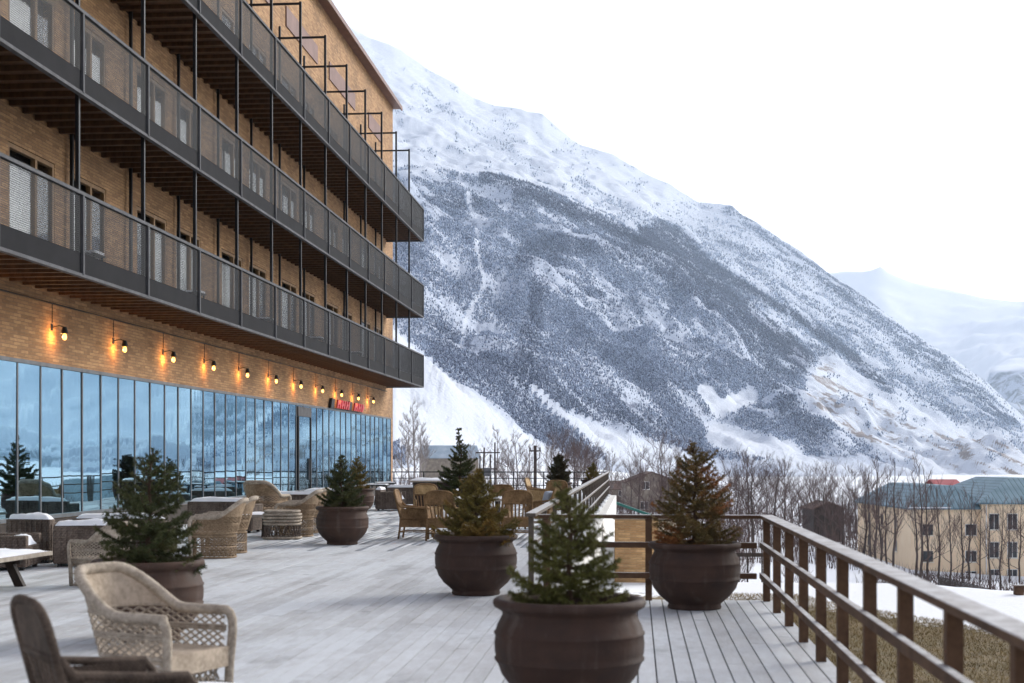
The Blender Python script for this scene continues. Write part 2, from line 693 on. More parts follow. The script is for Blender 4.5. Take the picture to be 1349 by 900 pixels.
gx = stretch([(-9000, -2000, 1000), (-2000, -400, 200), (-400, -60, 20), (-60, 0, 2.5), (0, 12, .5), (12, 60, 2), (60, 260, 8), (260, 2000, 120), (2000, 9001, 1000)])
gy = stretch([(-3000, -200, 700), (-200, 0, 25), (0, 18, 2), (18, 42, .5), (42, 130, 2), (130, 420, 8), (420, 1500, 60), (1500, 9001, 1500)])
GX, GY = np.meshgrid(gx, gy)
GZ = terrain_h(GX, GY)
bound = 33.2 - 2.3 * np.clip(GX - 3.7, 0, 9)
snow_a = .02 + .98 * sstep(-7.0, 5.0, GY - bound)
snow_a = np.where(GY > 120, .86, snow_a)
V = np.stack([GX, GY, GZ], -1).reshape(-1, 3)
ny, nx = GX.shape
idx = np.arange(ny * nx).reshape(ny, nx)
F = np.stack([idx[:-1, :-1], idx[:-1, 1:], idx[1:, 1:], idx[1:, :-1]], -1).reshape(-1, 4)
o = from_np("ground", V, F, M['terrain'], attr={'snow': snow_a.ravel()}, smooth=True)
o["kind"] = "structure"


# ------------------------------------------------------------------ mountains
def curve(pts):
    a = np.array(pts, dtype=float)
    return lambda x: np.interp(x, a[:, 0], a[:, 1])


def seg_dist(PX, PY, pts):
    d = np.full(PX.shape, 1e9)
    for (x0, y0), (x1, y1) in zip(pts[:-1], pts[1:]):
        vx, vy = x1 - x0, y1 - y0
        t = np.clip(((PX - x0) * vx + (PY - y0) * vy) / (vx * vx + vy * vy), 0, 1)
        d = np.minimum(d, np.hypot(PX - x0 - t * vx, PY - y0 - t * vy))
    return d


def build_mountain(name, xs, foot_c, foot_z, crest_y, crest_c, ridge_y, ridge_c, rows, amp, vegetation, mat, gp=1.3):
    n1, n2, n3 = rows
    fc, fz, cy, cc, ry, rc = (f(xs) for f in (foot_c, foot_z, crest_y, crest_c, ridge_y, ridge_c))
    zc = CAMZ + cc * (HY - cy) / FPX
    zr = CAMZ + rc * (HY - ry) / FPX
    def smooth(v, px):
        n = max(1, int(px / (xs[1] - xs[0])))
        kern = np.hanning(2 * n + 3)
        return np.convolve(np.pad(v, n + 1, mode='edge'), kern / kern.sum(), 'valid')
    zcs, zrs = smooth(zc, 70), smooth(zr, 110)
    C, Z, A = [], [], []
    for t in np.linspace(0, 1, n1, endpoint=False):
        C.append(fc + (cc - fc) * t)
        Z.append(fz + (zcs + (zc - zcs) * t ** 6 - fz) * t ** gp)
        A.append(np.full_like(xs, math.sin(math.pi * min(t * .9 + .03, 1)) * .9 + .06))
    for t in np.linspace(0, 1, n2, endpoint=False):
        C.append(cc + (rc - cc) * t)
        Z.append((zcs + (zc - zcs) * (1 - t) ** 6) * (1 - t ** 1.35) + (zrs + (zr - zrs) * t ** 6) * t ** 1.35)
        A.append(np.full_like(xs, .10 + .62 * math.sin(math.pi * t) ** .8 * (1 - .72 * t)))
    for t in np.linspace(0, 1, n3):
        C.append(rc + 1200 * t)
        Z.append(zr - (zr + 60) * t ** 1.2)
        A.append(np.full_like(xs, .10))
    C, Z, A = np.array(C), np.array(Z), np.array(A)
    XS = np.broadcast_to(xs, C.shape)
    u = (XS - PW / 2) / FPX
    X = C * (u * CA - SA)
    Y = C * (u * SA + CA)
    gull = 1 - np.abs(fbm(X / 210 + 40, Y / 620 + 11, 5)) * 2.0
    rough = fbm(X / 95 + 5, Y / 120 + 70, 6)
    fine = fbm(X / 38 + 5, Y / 38 + 70, 4)
    Z = Z + A * amp * (gull * .5 + rough * .55) + amp * .11 * fine * np.clip(A * 2, .5, 1)
    PY = HY - (Z - CAMZ) * FPX / C
    fo, br = vegetation(XS, PY, X, Y)
    V = np.stack([X, Y, Z], -1).reshape(-1, 3)
    m, n = C.shape
    ii = np.arange(m * n).reshape(m, n)
    F = np.stack([ii[:-1, :-1], ii[:-1, 1:], ii[1:, 1:], ii[1:, :-1]], -1).reshape(-1, 4)
    ob = from_np(name, V, F, mat, attr={'forest': fo.ravel(), 'brush': br.ravel()}, smooth=True)
    ob["kind"] = "structure"
    return X, Y, Z, PY, XS, fo, n1, n2


CREST = [(300, 218), (545, 222), (620, 228), (700, 246), (760, 272), (850, 314), (930, 376), (1010, 442), (1080, 502), (1130, 556), (1180, 592), (1260, 612), (1640, 618)]
RIDGE = [(300, -60), (460, 35), (490, 52), (530, 68), (565, 92), (600, 110), (625, 130), (650, 140), (690, 146), (715, 153), (740, 172), (765, 190), (810, 205), (845, 226), (880, 241), (920, 268), (945, 269), (965, 273), (980, 286), (1000, 295), (1050, 330), (1100, 366), (1150, 400), (1200, 440), (1250, 470), (1300, 505), (1349, 552), (1400, 580), (1470, 603), (1640, 622)]


def veg_main(PX, PY, X, Y):
    wx = PX + fbm(X / 120, Y / 120, 4) * 11
    wy = PY + fbm(X / 120 + 50, Y / 120 + 9, 4) * 10
    cy = np.interp(wx, *np.array(CREST).T)
    below = sstep(-5, 8, wy - cy)
    f = .05 + .53 * below                                    # front spur
    right = sstep(800, 930, wx) * (1 - below)
    ry = np.interp(wx, *np.array(RIDGE).T)
    f = f + right * (.30 + .12 * sstep(0, 60, wy - ry))

    def stroke(f, pts, r, val, k=1.0, soft=.5):
        d = seg_dist(wx, wy, pts)
        w = (1 - sstep(r * (1 - soft), r * (1 + soft), d)) * k
        return f * (1 - w) + val * w
    # dense dark belts of wood, plus an arc of shade put into the density
    f = stroke(f, [(640, 236), (700, 250), (760, 276), (850, 320)], 9, .84, .9)
    f = stroke(f, [(850, 312), (930, 370), (1010, 436), (1080, 496), (1125, 550)], 11, .92)
    f = stroke(f, [(865, 298), (915, 335), (985, 380), (1060, 425), (1120, 470), (1165, 515)], 9, .86, .9)
    f = stroke(f, [(960, 280), (1050, 340), (1150, 415), (1250, 490), (1330, 560)], 12, .74, .7)
    f = stroke(f, [(690, 330), (740, 318), (800, 325), (870, 345), (940, 400)], 13, .76, .8)  # arc of shade across the front spur, drawn as denser wood
    f = stroke(f, [(690, 480), (700, 440), (715, 380), (740, 330)], 12, .74, .7)
    f = stroke(f, [(555, 258), (600, 268), (625, 262)], 10, .74, .8)
    f = stroke(f, [(700, 500), (720, 535), (780, 550), (850, 570)], 24, .76, .6)
    f = stroke(f, [(960, 395), (1010, 480), (1080, 560)], 26, .74, .6)
    f = stroke(f, [(590, 460), (660, 500), (720, 570), (780, 620)], 26, .74, .7)
    # clearings, gullies and avalanche runs under snow
    f = stroke(f, [(610, 240), (626, 290), (628, 330), (640, 380), (612, 425), (608, 455)], 3.0, .30)
    f = stroke(f, [(700, 518), (735, 548), (790, 578), (850, 605), (900, 628)], np.clip((wx - 660) * .10, 6, 24), .02)
    f = stroke(f, [(930, 515), (950, 540), (985, 525)], 10, .05)
    f = stroke(f, [(945, 575), (980, 590), (1040, 600)], 18, .14, .9)
    f = stroke(f, [(1040, 615), (1140, 630), (1349, 640)], 14, .05)
    f = stroke(f, [(480, 480), (557, 545), (640, 615), (740, 665)], 58, .0, 1.0, .06)
    f = stroke(f, [(580, 330), (600, 345)], 20, .4, .6)
    # grassy field with snow streaks at the right foot
    dz = seg_dist(wx, wy, [(1090, 510), (1150, 555), (1230, 590), (1340, 612)])
    w = 1 - sstep(20, 46, dz)
    f = f * (1 - w) + .10 * w
    streak = fbm(wx / 45 + wy / 60, (wy - .45 * wx) / 4.2, 4)
    br = w * (.36 + .75 * streak)
    edge = 1 - sstep(3, 12, seg_dist(wx, wy, [(640, 452), (690, 500), (735, 560), (800, 620)]))
    br = np.maximum(br, edge * .5)
    # bare rock ribs high on the snow slope
    rib = 1 - sstep(6, 16, seg_dist(wx, wy, [(560, 120), (620, 165), (660, 190), (700, 225)]))
    f = np.maximum(f, rib * .36)
    f = np.maximum(f, (1 - below) * (1 - sstep(0, 22, wy - ry)) * .2)
    speck = np.clip(fbm(wx / 14, wy / 8, 4) + .12, 0, 1) * (1 - below) * .75
    f = np.maximum(f, np.minimum(speck, .36))
    rib2 = 1 - sstep(5, 14, seg_dist(wx, wy, [(760, 240), (850, 290), (900, 320)]))
    f = np.maximum(f, rib2 * .40)
    return np.clip(f, 0, 1), np.clip(br, 0, 1)


mxs = np.arange(300, 1640, 2.6)
MX, MY, MZ, MPY, MPX, MFO, n1, n2 = build_mountain(
    "mountain", mxs,
    curve([(300, 330), (520, 380), (640, 560), (860, 900), (1000, 1050), (1349, 1300), (1640, 1800)]),
    curve([(300, -8), (520, -9), (640, -13), (860, -22), (1000, -26), (1640, -34)]),
    curve(CREST), curve([(300, 2300), (700, 2600), (1000, 2400), (1180, 2000), (1640, 2600)]),
    curve(RIDGE), curve([(300, 4300), (700, 4500), (965, 4200), (1349, 3500), (1640, 3300)]),
    (190, 130, 10), 80, veg_main, M['mountain'])


def veg_far(PX, PY, X, Y):
    f = .10 + .75 * np.clip(fbm(PX / 60 + PY / 26, (PY - .35 * PX) / 11, 4) + .06, 0, 1) * sstep(1352, 1400, PX)
    near = sstep(0, 6, PY - np.interp(PX, [1000, 1270, 1300, 1349, 1410, 1440, 1462, 3600], [640, 640, 488, 484, 490, 513, 590, 600]))
    f = f * (1 - near) + .78 * near
    return f, f * 0


build_mountain("far_mountain", np.arange(1040, 3600, 12.0),
               curve([(1000, 4200), (3600, 2600)]), curve([(1000, -30), (3600, -30)]),
               curve([(1000, 600), (1270, 590), (1300, 490), (1349, 486), (1410, 492), (1440, 515), (1462, 590), (3600, 600)]),
               curve([(1000, 5200), (1600, 4500), (3600, 3800)]),
               curve([(1000, 372), (1105, 360), (1135, 360), (1160, 353), (1175, 362), (1200, 371), (1270, 388), (1349, 400), (1420, 385), (1500, 330), (1600, 290), (1750, 280), (2000, 300), (2500, 330), (3600, 350)]),
               curve([(1000, 7600), (1349, 7400), (1600, 6500), (3600, 5600)]),
               (50, 70, 8), 150, veg_far, M['far_mountain'])

# the wood on the mountain: small bare trees, sown by the vegetation map
rows_, cols_ = MX.shape
dyp = np.clip(MPY[:n1 + n2 - 1, :-1] - MPY[1:n1 + n2, :-1], 0, 8)
fo_c = MFO[:n1 + n2 - 1, :-1]
near_c = MPY[:n1 + n2 - 1, :-1] < 608 + 16 * fbm(MX[:n1 + n2 - 1, :-1] / 60, MY[:n1 + n2 - 1, :-1] / 60, 3)
inx = (MPX[:n1 + n2 - 1, :-1] > 500) & (MPX[:n1 + n2 - 1, :-1] < 1420)
wgt = dyp * np.clip(fo_c - .28, 0, 1) ** 1.1 * near_c * inx
clump = fbm(MX[:n1 + n2 - 1, :-1] / 45, MY[:n1 + n2 - 1, :-1] / 45, 3)
wgt = wgt * np.clip(.55 + clump * 1.5, .04, 2)
wf = (wgt / wgt.sum()).ravel()
NT_ = 200000
pick = NPR.choice(len(wf), NT_, p=wf)
pi_, pj_ = np.unravel_index(pick, wgt.shape)
fa, fb = NPR.rand(NT_), NPR.rand(NT_)


def bil(A):
    return (A[pi_, pj_] * (1 - fa) * (1 - fb) + A[pi_ + 1, pj_] * fa * (1 - fb) + A[pi_, pj_ + 1] * (1 - fa) * fb + A[pi_ + 1, pj_ + 1] * fa * fb)


tx, ty, tz = bil(MX), bil(MY), bil(MZ)
th = (2.0 + 3.2 * NPR.rand(NT_) ** 1.6) * np.clip(ty / 2500, .36, 1.2)
tw = th * (.20 + .16 * NPR.rand(NT_))
ang = NPR.rand(NT_) * 6.28
vv = np.zeros((NT_, 5, 3), dtype=np.float32)
for k in range(3):
    a = ang + k * 2.0944
    vv[:, k, 0] = tx + np.cos(a) * tw
    vv[:, k, 1] = ty + np.sin(a) * tw
    vv[:, k, 2] = tz + th * .45
vv[:, 3, 0] = tx + (NPR.rand(NT_) - .5) * tw
vv[:, 3, 1] = ty
vv[:, 3, 2] = tz + th
vv[:, 4, 0], vv[:, 4, 1], vv[:, 4, 2] = tx, ty, tz - .6
b4 = np.arange(NT_)[:, None] * 5
ff = np.concatenate([b4 + np.array([q]) for q in ((0, 1, 3), (1, 2, 3), (2, 0, 3), (1, 0, 4), (2, 1, 4), (0, 2, 4))])
o = from_np("mountain_forest", vv.reshape(-1, 3), ff, M['far_tree'], attr={'frost': np.repeat(np.clip(.16 + .95 * NPR.rand(NT_) + .22 * bil(fbm(MX / 160, MY / 160, 3)) - 2.6 * np.clip(bil(MFO) - .54, 0, 1), 0, 1), 5)})
o["kind"] = "stuff"
tag(o, "bare winter woodland covering the flanks of the snowy mountain", "forest")

# ------------------------------------------------------------------ hotel
WX, BX = -10.7, -9.1
DN, DE = 12.0, 62.1
P0, PS = 22.75, 3.141
LEV = [4.60, 7.60, 10.87]
hotel = thing("hotel_building", "long golden brick hotel with three dark steel balconies and a glazed ground floor", "building", (0, 0, 0))
ks = list(range(-3, 13))
pairs = [k for k in ks if k % 2 == 1 and k <= 12]
openings = []
doors = []
for lv, b in enumerate(LEV):
    fl = b + .33
    for k in pairs:
        d0 = P0 + PS * k
        for lo, hi in ((-2.4, -.45), (.22, 2.10)):
            if d0 + lo > DN + .3 and d0 + hi < DE - .5:
                openings.append((d0 + lo, d0 + hi, fl, fl + 2.08))
                doors.append((lv, d0 + lo, d0 + hi, fl, hi > 0))
GZ0, GZ1 = .47, 3.31
G0, G1, GP = 13.2, 61.6, .968
openings.append((G0, G1, GZ0, GZ1))
yc = sorted({DN, DE} | {round(q, 4) for o_ in openings for q in o_[:2]})
zc = sorted({-1.7, 17.0} | {round(q, 4) for o_ in openings for q in o_[2:]})
wall = MB()
for y0, y1 in zip(yc[:-1], yc[1:]):
    for z0, z1 in zip(zc[:-1], zc[1:]):
        my, mz = (y0 + y1) / 2, (z0 + z1) / 2
        if any(a < my < b_ and c < mz < d for a, b_, c, d in openings):
            continue
        wall.poly([(WX, y0, z0), (WX, y1, z0), (WX, y1, z1), (WX, y0, z1)])
RV = .22
for a, b_, c, d in openings:
    wall.poly([(WX, a, c), (WX, a, d), (WX - RV, a, d), (WX - RV, a, c)])
    wall.poly([(WX, b_, d), (WX, b_, c), (WX - RV, b_, c), (WX - RV, b_, d)])
    wall.poly([(WX, a, d), (WX, b_, d), (WX - RV, b_, d), (WX - RV, a, d)])
    wall.poly([(WX, b_, c), (WX, a, c), (WX - RV, a, c), (WX - RV, b_, c)])
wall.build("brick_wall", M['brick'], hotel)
endw = MB()
endw.poly([(WX, DE, -1.7), (-26, DE, -1.7), (-26, DE, 17), (WX, DE, 17)])
endw.poly([(WX, DN, 17), (-26, DN, 17), (-26, DN, -1.7), (WX, DN, -1.7)])
endw.poly([(-26, DE, -1.7), (-26, DN, -1.7), (-26, DN, 17), (-26, DE, 17)])
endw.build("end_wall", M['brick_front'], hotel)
roof = MB().prism([(WX + .32, DN - .3, 17.0), (WX + .32, DN - .3, 17.22), (-18.3, DN - .3, 18.4), (-26.3, DN - .3, 17.22), (-26.3, DN - .3, 17.0)], (0, DE - DN + .55, 0)).build("roof", M['roof_brown'], hotel)
MB().box2((WX + .33, DN - .3, 16.93), (WX + .40, DE + .25, 17.10)).build("gutter", M['roof_brown'], roof)
for a, b_ in ((30.5, 34.8), (36.6, 40.9), (42.8, 47.1), (48.95, 53.5), (56.3, 59.3)):
    MB().box2((WX - .02, a, 14.8), (WX + .04, b_, 15.42)).build("facade_panel", M['panel_brown'], hotel, bevel=.01)

# ground floor glazing
MB().box2((WX - 7, G0 - .3, -.02), (WX - RV, G1 + .3, .02)).build("interior_floor", M['unlit_in'], hotel)
MB().box2((WX - 7.1, G0 - .3, 0), (WX - 7.0, G1 + .3, 4)).build("interior_wall", M['unlit_in'], hotel)
MB().box2((WX - 7, G0 - .3, 3.5), (WX - RV - .01, G1 + .3, 3.6)).build("interior_ceiling", M['unlit_in'], hotel)
gf = MB()
gf.box2((WX - .13, G0 + .002, GZ1 - .07), (WX + .035, G1 - .002, GZ1 - .003))
gf.box2((WX - .13, G0 + .002, GZ0 + .003), (WX + .05, G1 - .002, GZ0 + .075))
gfo = gf.build("glazing_frame", M['mullion'], hotel)
npane = int(round((G1 - G0) / GP))
gp = (G1 - G0) / npane
mull = MB().box((0, 0, 0), (.04, .045, GZ1 - GZ0 - .15)).mesh("mullion", M['mullion'])
pane = MB().box((0, 0, 0), (.012, gp - .05, GZ1 - GZ0 - .14)).mesh("pane", M['glass'])
zm = (GZ0 + GZ1) / 2 + .002
for i in range(npane + 1):
    y = G0 + i * gp
    link("mullion", mull, gfo, (WX - .008, min(max(y, G0 + .035), G1 - .035), zm))
    if i < npane:
        p_ = link("pane", pane, gfo, (WX - .01, y + gp / 2, zm))
        p_.rotation_euler = (0, R(rng.uniform(-.2, .2)), R(rng.uniform(-.22, .22)))
MB().box2((WX + .003, DN, -.04), (WX + .03, DE, GZ0 - .01)).build("plinth", M['dark_wood'], hotel)
# entrance among the panes
ento = MB().box2((WX + .012, 44.3, GZ0 - .42), (WX + .055, 44.40, GZ1 - .42)).build("entrance_door", M['black'], hotel)
MB().box2((WX + .012, 46.0, GZ0 - .42), (WX + .055, 46.10, GZ1 - .42)).build("jamb", M['black'], ento)
MB().box2((WX + .012, 44.3, GZ1 - .41), (WX + .05, 46.1, GZ1 - .10)).build("lintel", M['rail_grey'], ento)
MB().box2((WX + .015, 44.41, GZ0 - .42), (WX + .03, 45.99, GZ1 - .43)).build("pane", M['glass'], ento)
MB().box2((WX + .032, 45.72, .85), (WX + .08, 45.76, 1.55)).build("handle", M['rail_grey'], ento)

# red lettered sign: two runs of slanted red strokes on dark mounts
sg = thing("wall_sign", "red slanted sign letters on dark mounts above the glazed wall", "sign", (WX + .02, 51.8, 3.48))
for y0, cnt in ((-2.2, 6), (.85, 5)):
    for i in range(cnt):
        y = y0 + i * .38
        MB().prism([(.10, y, -.15), (.10, y + .20, -.15), (.10, y + .40, .15), (.10, y + .18, .15)], (.05, 0, 0)).build("letter", M['red_sign'], sg)
        if i % 2 == 0:
            MB().prism([(.105, y + .12, -.03), (.105, y + .48, -.03), (.105, y + .50, .05), (.105, y + .14, .05)], (.04, 0, 0)).build("letter_bar", M['red_sign'], sg)
for y in (-2.75, .30):
    MB().prism([(0, y - .25, -.16), (0, y + .28, -.16), (0, y + .45, .16), (0, y - .05, .18)], (.10, 0, 0)).build("mount", M['black'], sg)
MB().box2((0, -2.9, -.18), (.04, 2.9, -.155)).build("sign_rail", M['black'], sg)

# doors to the balconies
dw = 1.9


def frame_mesh(w):
    m = MB()
    h = 2.07
    m.box2((-.10, 0, 0), (-.01, .075, h))
    m.box2((-.10, w - .075, 0), (-.01, w, h))
    m.box2((-.10, .076, h - .075), (-.01, w - .076, h))
    m.box2((-.10, .076, 0), (-.01, w - .076, .06))
    m.box2((-.098, w * .6 - .045, .061), (-.012, w * .6 + .045, h - .076))
    return m.mesh("balcony_door", M['door_wood'])


def curtain_mesh(w, a, b_):
    m = MB()
    n = max(6, int((b_ - a) / .045))
    vs_ = []
    for j, z in enumerate((.08, .9, 1.72)):
        for i in range(n + 1):
            y = a + (b_ - a) * i / n
            vs_.append((-.10 + .018 * math.sin(i * 1.9) + .01 * math.sin(i * .7 + j), y, z))
    for z in range(2):
        for i in range(n):
            q = z * (n + 1) + i
            m.f.append((q, q + 1, q + n + 2, q + n + 1))
    m.v = vs_
    return m.mesh("curtain", M['curtain'], True)


fm = {w: frame_mesh(w) for w in (1.95, 1.88)}
pm = {w: MB().box2((-.062, .077, .062), (-.05, w - .077, 1.99)).mesh("pane", M['door_glass']) for w in (1.95, 1.88)}
bm_ = {w: MB().poly([(-.40, -.1, -.05), (-.40, w + .1, -.05), (-.40, w + .1, 2.2), (-.40, -.1, 2.2)]).mesh("unlit_room_sheet", M['unlit_in']) for w in (1.95, 1.88)}  # near-black sheet close behind the door, painted darkness of the unlit room
cms = {(w, v): curtain_mesh(w, *ab) for w in (1.95, 1.88) for v, ab in enumerate(((.08, w * .58), (.08, w * .72), (w * .3, w - .08), (.08, w - .08)))}
for lv, a, b_, fl, right in doors:
    w = 1.95 if not right else 1.88
    d_ = link("balcony_door", fm[w], hotel, (WX, a, fl))
    link("pane", pm[w], d_)
    link("unlit_room_sheet", bm_[w], d_)
    link("curtain", cms[(w, rng.choice((0, 0, 1, 2, 3)))], d_)

# balconies
BY0, BY1 = P0 + PS * ks[0], P0 + PS * 12
pl = PS - .05


def mesh_panel(length, h):
    m = MB()
    t, wd, pit = .004, .0078, .033
    for i in range(int(length / pit)):
        y = (i + .5) * pit
        m.box((0, y, h / 2), (t, wd, h))
    for j in range(int(h / pit)):
        m.box((0.001, length / 2, (j + .5) * pit), (t * .8, length, wd))
    return m.mesh("mesh_panel", M['steel'])


mp1 = mesh_panel(pl, .95)
mp2 = mesh_panel(1.5, .95)
jm = MB().box2((WX + .02, -.045, 0), (BX - .10, .045, .09)).mesh("joist", M['soffit'])
pm_ = MB().box2((-.03, -.03, 0), (.03, .03, 1.34)).mesh("rail_post", M['rail_grey'])
for lv, b in enumerate(LEV):
    bal = MB().box2((WX + .003, BY0, b + .20), (BX - .07, BY1, b + .33)).build("balcony", M['slab_edge'], hotel)
    MB().box2((WX + .004, BY0 + .01, b + .10), (BX - .08, BY1 - .01, b + .195)).build("soffit", M['soffit'], bal)
    fa_ = MB()
    fa_.box2((BX - .065, BY0, b + .02), (BX - .01, BY1, b + .36))
    fa_.box2((WX + .003, BY1 + .001, b + .02), (BX - .012, BY1 + .05, b + .36))
    fa_.build("fascia", M['slab_edge'], bal)
    rl = MB()
    rl.box2((BX - .045, BY0, b + 1.31), (BX + .035, BY1 + .05, b + 1.365))
    rl.box2((BX - .075, BY0, b - .035), (BX + .02, BY1 + .05, b + .018))
    rl.box2((WX + .003, BY1 - .03, b + 1.31), (BX - .046, BY1 + .05, b + 1.364))
    rl.box2((WX + .003, BY1, b - .035), (BX - .076, BY1 + .05, b + .017))
    rl.build("handrail", M['rail_grey'], bal)
    for k in ks:
        y = P0 + PS * k
        link("rail_post", pm_, bal, (BX + .005, y, b))
        if k < 12:
            link("mesh_panel", mp1, bal, (BX - .005, y + .025, b + .36))
    e_ = link("mesh_panel", mp2, bal, (BX - .04, BY1 + .02, b + .36), R(90))
    y = BY0 + .26
    while y < BY1 - .1:
        link("joist", jm, bal, (0, y, b + .01))
        y += .5235
# free-standing steel frames
fp = MB().box2((-.032, -.032, 4.97), (.032, .032, 14.15)).mesh("steel_post", M['steel'])
wp = MB().box2((-.03, -.03, 4.94), (.03, .03, 14.45)).mesh("steel_post", M['steel'])
am = MB().box2((WX + .002, -.028, 14.07), (BX - .153, .028, 14.125)).mesh("steel_arm", M['steel'])
for k in ks[:-1]:
    y = P0 + PS * k + .11
    link("steel_post", fp, hotel, (BX - .12, y, 0))
    link("steel_post", wp, hotel, (WX + .10, y, 0))
    link("steel_arm", am, hotel, (0, y, 0))

ORD = ['first', 'second', 'third', 'fourth', 'fifth', 'sixth', 'seventh', 'eighth', 'ninth', 'tenth', 'eleventh', 'twelfth', 'thirteenth', 'fourteenth', 'fifteenth', 'sixteenth', 'seventeenth', 'eighteenth', 'nineteenth', 'twentieth', 'twenty-first', 'twenty-second', 'twenty-third', 'twenty-fourth']
# amber wall lamps
lamp_bulb = MB().lathe([(.001, -.10), (.025, -.088), (.040, -.055), (.036, -.02), (.024, .02), (.001, .022)], 14).mesh("bulb", M['bulb'], True)
lamp_body = MB()
lamp_body.lathe([(.001, .15), (.035, .147), (.048, .10), (.062, .055), (.072, .025), (.062, .024), (.04, .07), (.001, .08)], 16)
lamp_body.tube([(0, 0, .14), (-.10, 0, .175), (-.235, 0, .14)], .009, 6)
lamp_body.box((-.245, 0, .14), (.02, .08, .12))
lamp_body.tube([(-.235, 0, .22), (-.235, 0, .57)], .007, 6)
lb = lamp_body.mesh("wall_lamp", M['black'])
ld = bpy.data.lights.new("lamp_glow", 'POINT')
ld.energy = 6.0
ld.color = (1.0, .46, .12)
ld.shadow_soft_size = .05
for i in range(-3, 11):
    y = 25.3 + 3.085 * i
    w_ = thing("wall_lamp", "%s amber wall lamp from the hotel corner beside the birches" % ORD[10 - i], "wall lamp", (WX + .25, y, 3.84), 0, "amber wall lamps along the brick band")
    link("lamp_body", lb, w_)
    link("bulb", lamp_bulb, w_)
    g_ = bpy.data.objects.new("lamp_glow", ld)
    COL.objects.link(g_)
    g_.parent = w_
    g_.location = (-.10, 0, -.03)
# conduit feeding the lamps
MB().tube([(WX + .02, 14, 4.42), (WX + .02, 60.5, 4.42)], .015, 6).build("conduit", M['black'], hotel)

# small snow-dusted tables on the two lower balconies
tb = MB()
for sx in (-.2, .2):
    for sy in (-.2, .2):
        tb.box((sx, sy, .2), (.03, .03, .4))
tb.box((0, 0, .415), (.5, .5, .03))
tbm = tb.mesh("table", M['steel'])
tsn = MB().box((0, 0, .455), (.46, .46, .045)).mesh("snow_cap", M['snow'])
for lv, nm in ((0, "lowest"), (1, "middle")):
    for k in pairs[2:-1]:
        t_ = thing("balcony_table", "small dark snow-topped table, %s from the far end of the %s balcony" % (ORD[(pairs[-2] - k) // 2], nm), "table", (WX + .55, P0 + PS * k - .25, LEV[lv] + .33), 0, "small tables on the %s balcony" % nm)
        link("frame", tbm, t_)
        link("snow_cap", tsn, t_)

# ------------------------------------------------------------------ terrace deck
DR, DB, DL = 1.52, 16.05, -1.15           # right edge, back edge of the near part, right edge of the far part
DEND = 61.0
base = MB()
base.box2((WX + .01, .6, -1.55), (DL, DEND, -.045))
base.box2((DL, .6, -.30), (DR, DB, -.046))
deck = base.build("terrace_deck", M['dark_wood'])
deck["kind"] = "structure"
PWD, PLEN = .137, 4.0
variants = []
for i in range(6):
    for gap in (.012, .006):
        m = MB().box2((-PWD / 2 + gap / 2, -PLEN / 2 + .002, -.042), (PWD / 2 - gap / 2, PLEN / 2 - .002, 0)).mesh("plank", M['plank'])
        a_ = m.attributes.new("pv", 'FLOAT', 'POINT')
        a_.data.foreach_set('value', [i / 5.0] * 8)
        variants.append(m)
cand, rest = [], []
nrow = int((DR - WX) / PWD)
for r_ in range(nrow):
    x = DR - PWD / 2 - r_ * PWD
    if x < WX + .06:
        continue
    off = rng.uniform(0, PLEN)
    y = .6 - off
    ymax = DB if x > DL else DEND
    while y < ymax:
        a, b_ = max(y, .6), min(y + PLEN, ymax)
        if b_ - a > .05:
            mid = (a + b_) / 2
            vis = b_ > 9.6 and x > -.475 * b_ - .3 and mid < 30
            (cand if vis else rest).append((mid, x, a, b_, r_))
        y += PLEN
cand.sort()
rest += cand[300:]
for mid, x, a, b_, r_ in cand[:300]:
    o = link("plank", variants[rng.randrange(6) * 2 + (0 if x > -1.0 else 1)], deck, (x, mid, rng.uniform(-.0015, .0015)))
    o.scale.y = (b_ - a) / PLEN
n_ = len(rest)
ra = np.array([(x, a, b_) for _, x, a, b_, _ in rest])
gx_ = PWD / 2 - .003
vv = np.zeros((n_, 8, 3))
for i, (sx, sy, sz) in enumerate(((-1, 0, -.042), (1, 0, -.042), (1, 1, -.042), (-1, 1, -.042), (-1, 0, 0), (1, 0, 0), (1, 1, 0), (-1, 1, 0))):
    vv[:, i, 0] = ra[:, 0] + sx * gx_
    vv[:, i, 1] = np.where(sy, ra[:, 2] - .003, ra[:, 1] + .003)
    vv[:, i, 2] = sz
b8 = np.arange(n_)[:, None] * 8
ff = np.concatenate([b8 + np.array([q]) for q in ((4, 5, 6, 7), (0, 1, 5, 4), (1, 2, 6, 5), (2, 3, 7, 6), (3, 0, 4, 7))])
o = from_np("plank_field", vv.reshape(-1, 3), ff, M['plank'], deck, attr={'pv': np.repeat(NPR.randint(0, 6, n_) / 5.0, 8)})
o["kind"] = "stuff"


# ------------------------------------------------------------------ railings
def railing(name, label, p0, p1, ys, wood, rails, toph, topw, snow=False, post=.075, group=None):
    p0, p1 = Vector(p0), Vector(p1)
    L = (p1 - p0).length
    d = (p1 - p0).normalized()
    rz = math.atan2(d.y, d.x)
    t = thing(name, label, "railing", p0, rz, group)
    pm = MB().box2((-post / 2, -post / 2, -.25), (post / 2, post / 2, toph - .045)).mesh("post", wood)
    for y in ys:
        link("post", pm, t, (y, 0, 0))
    for h, th in rails:
        MB().box2((0, -.075, h - th / 2), (L, -.075 + .05, h + th / 2)).build("rail", wood, t, bevel=.006)
    tr = MB().box2((-.05, -topw / 2, toph - .043), (L + .05, topw / 2, toph)).build("top_rail", wood, t, bevel=.008)
    return t


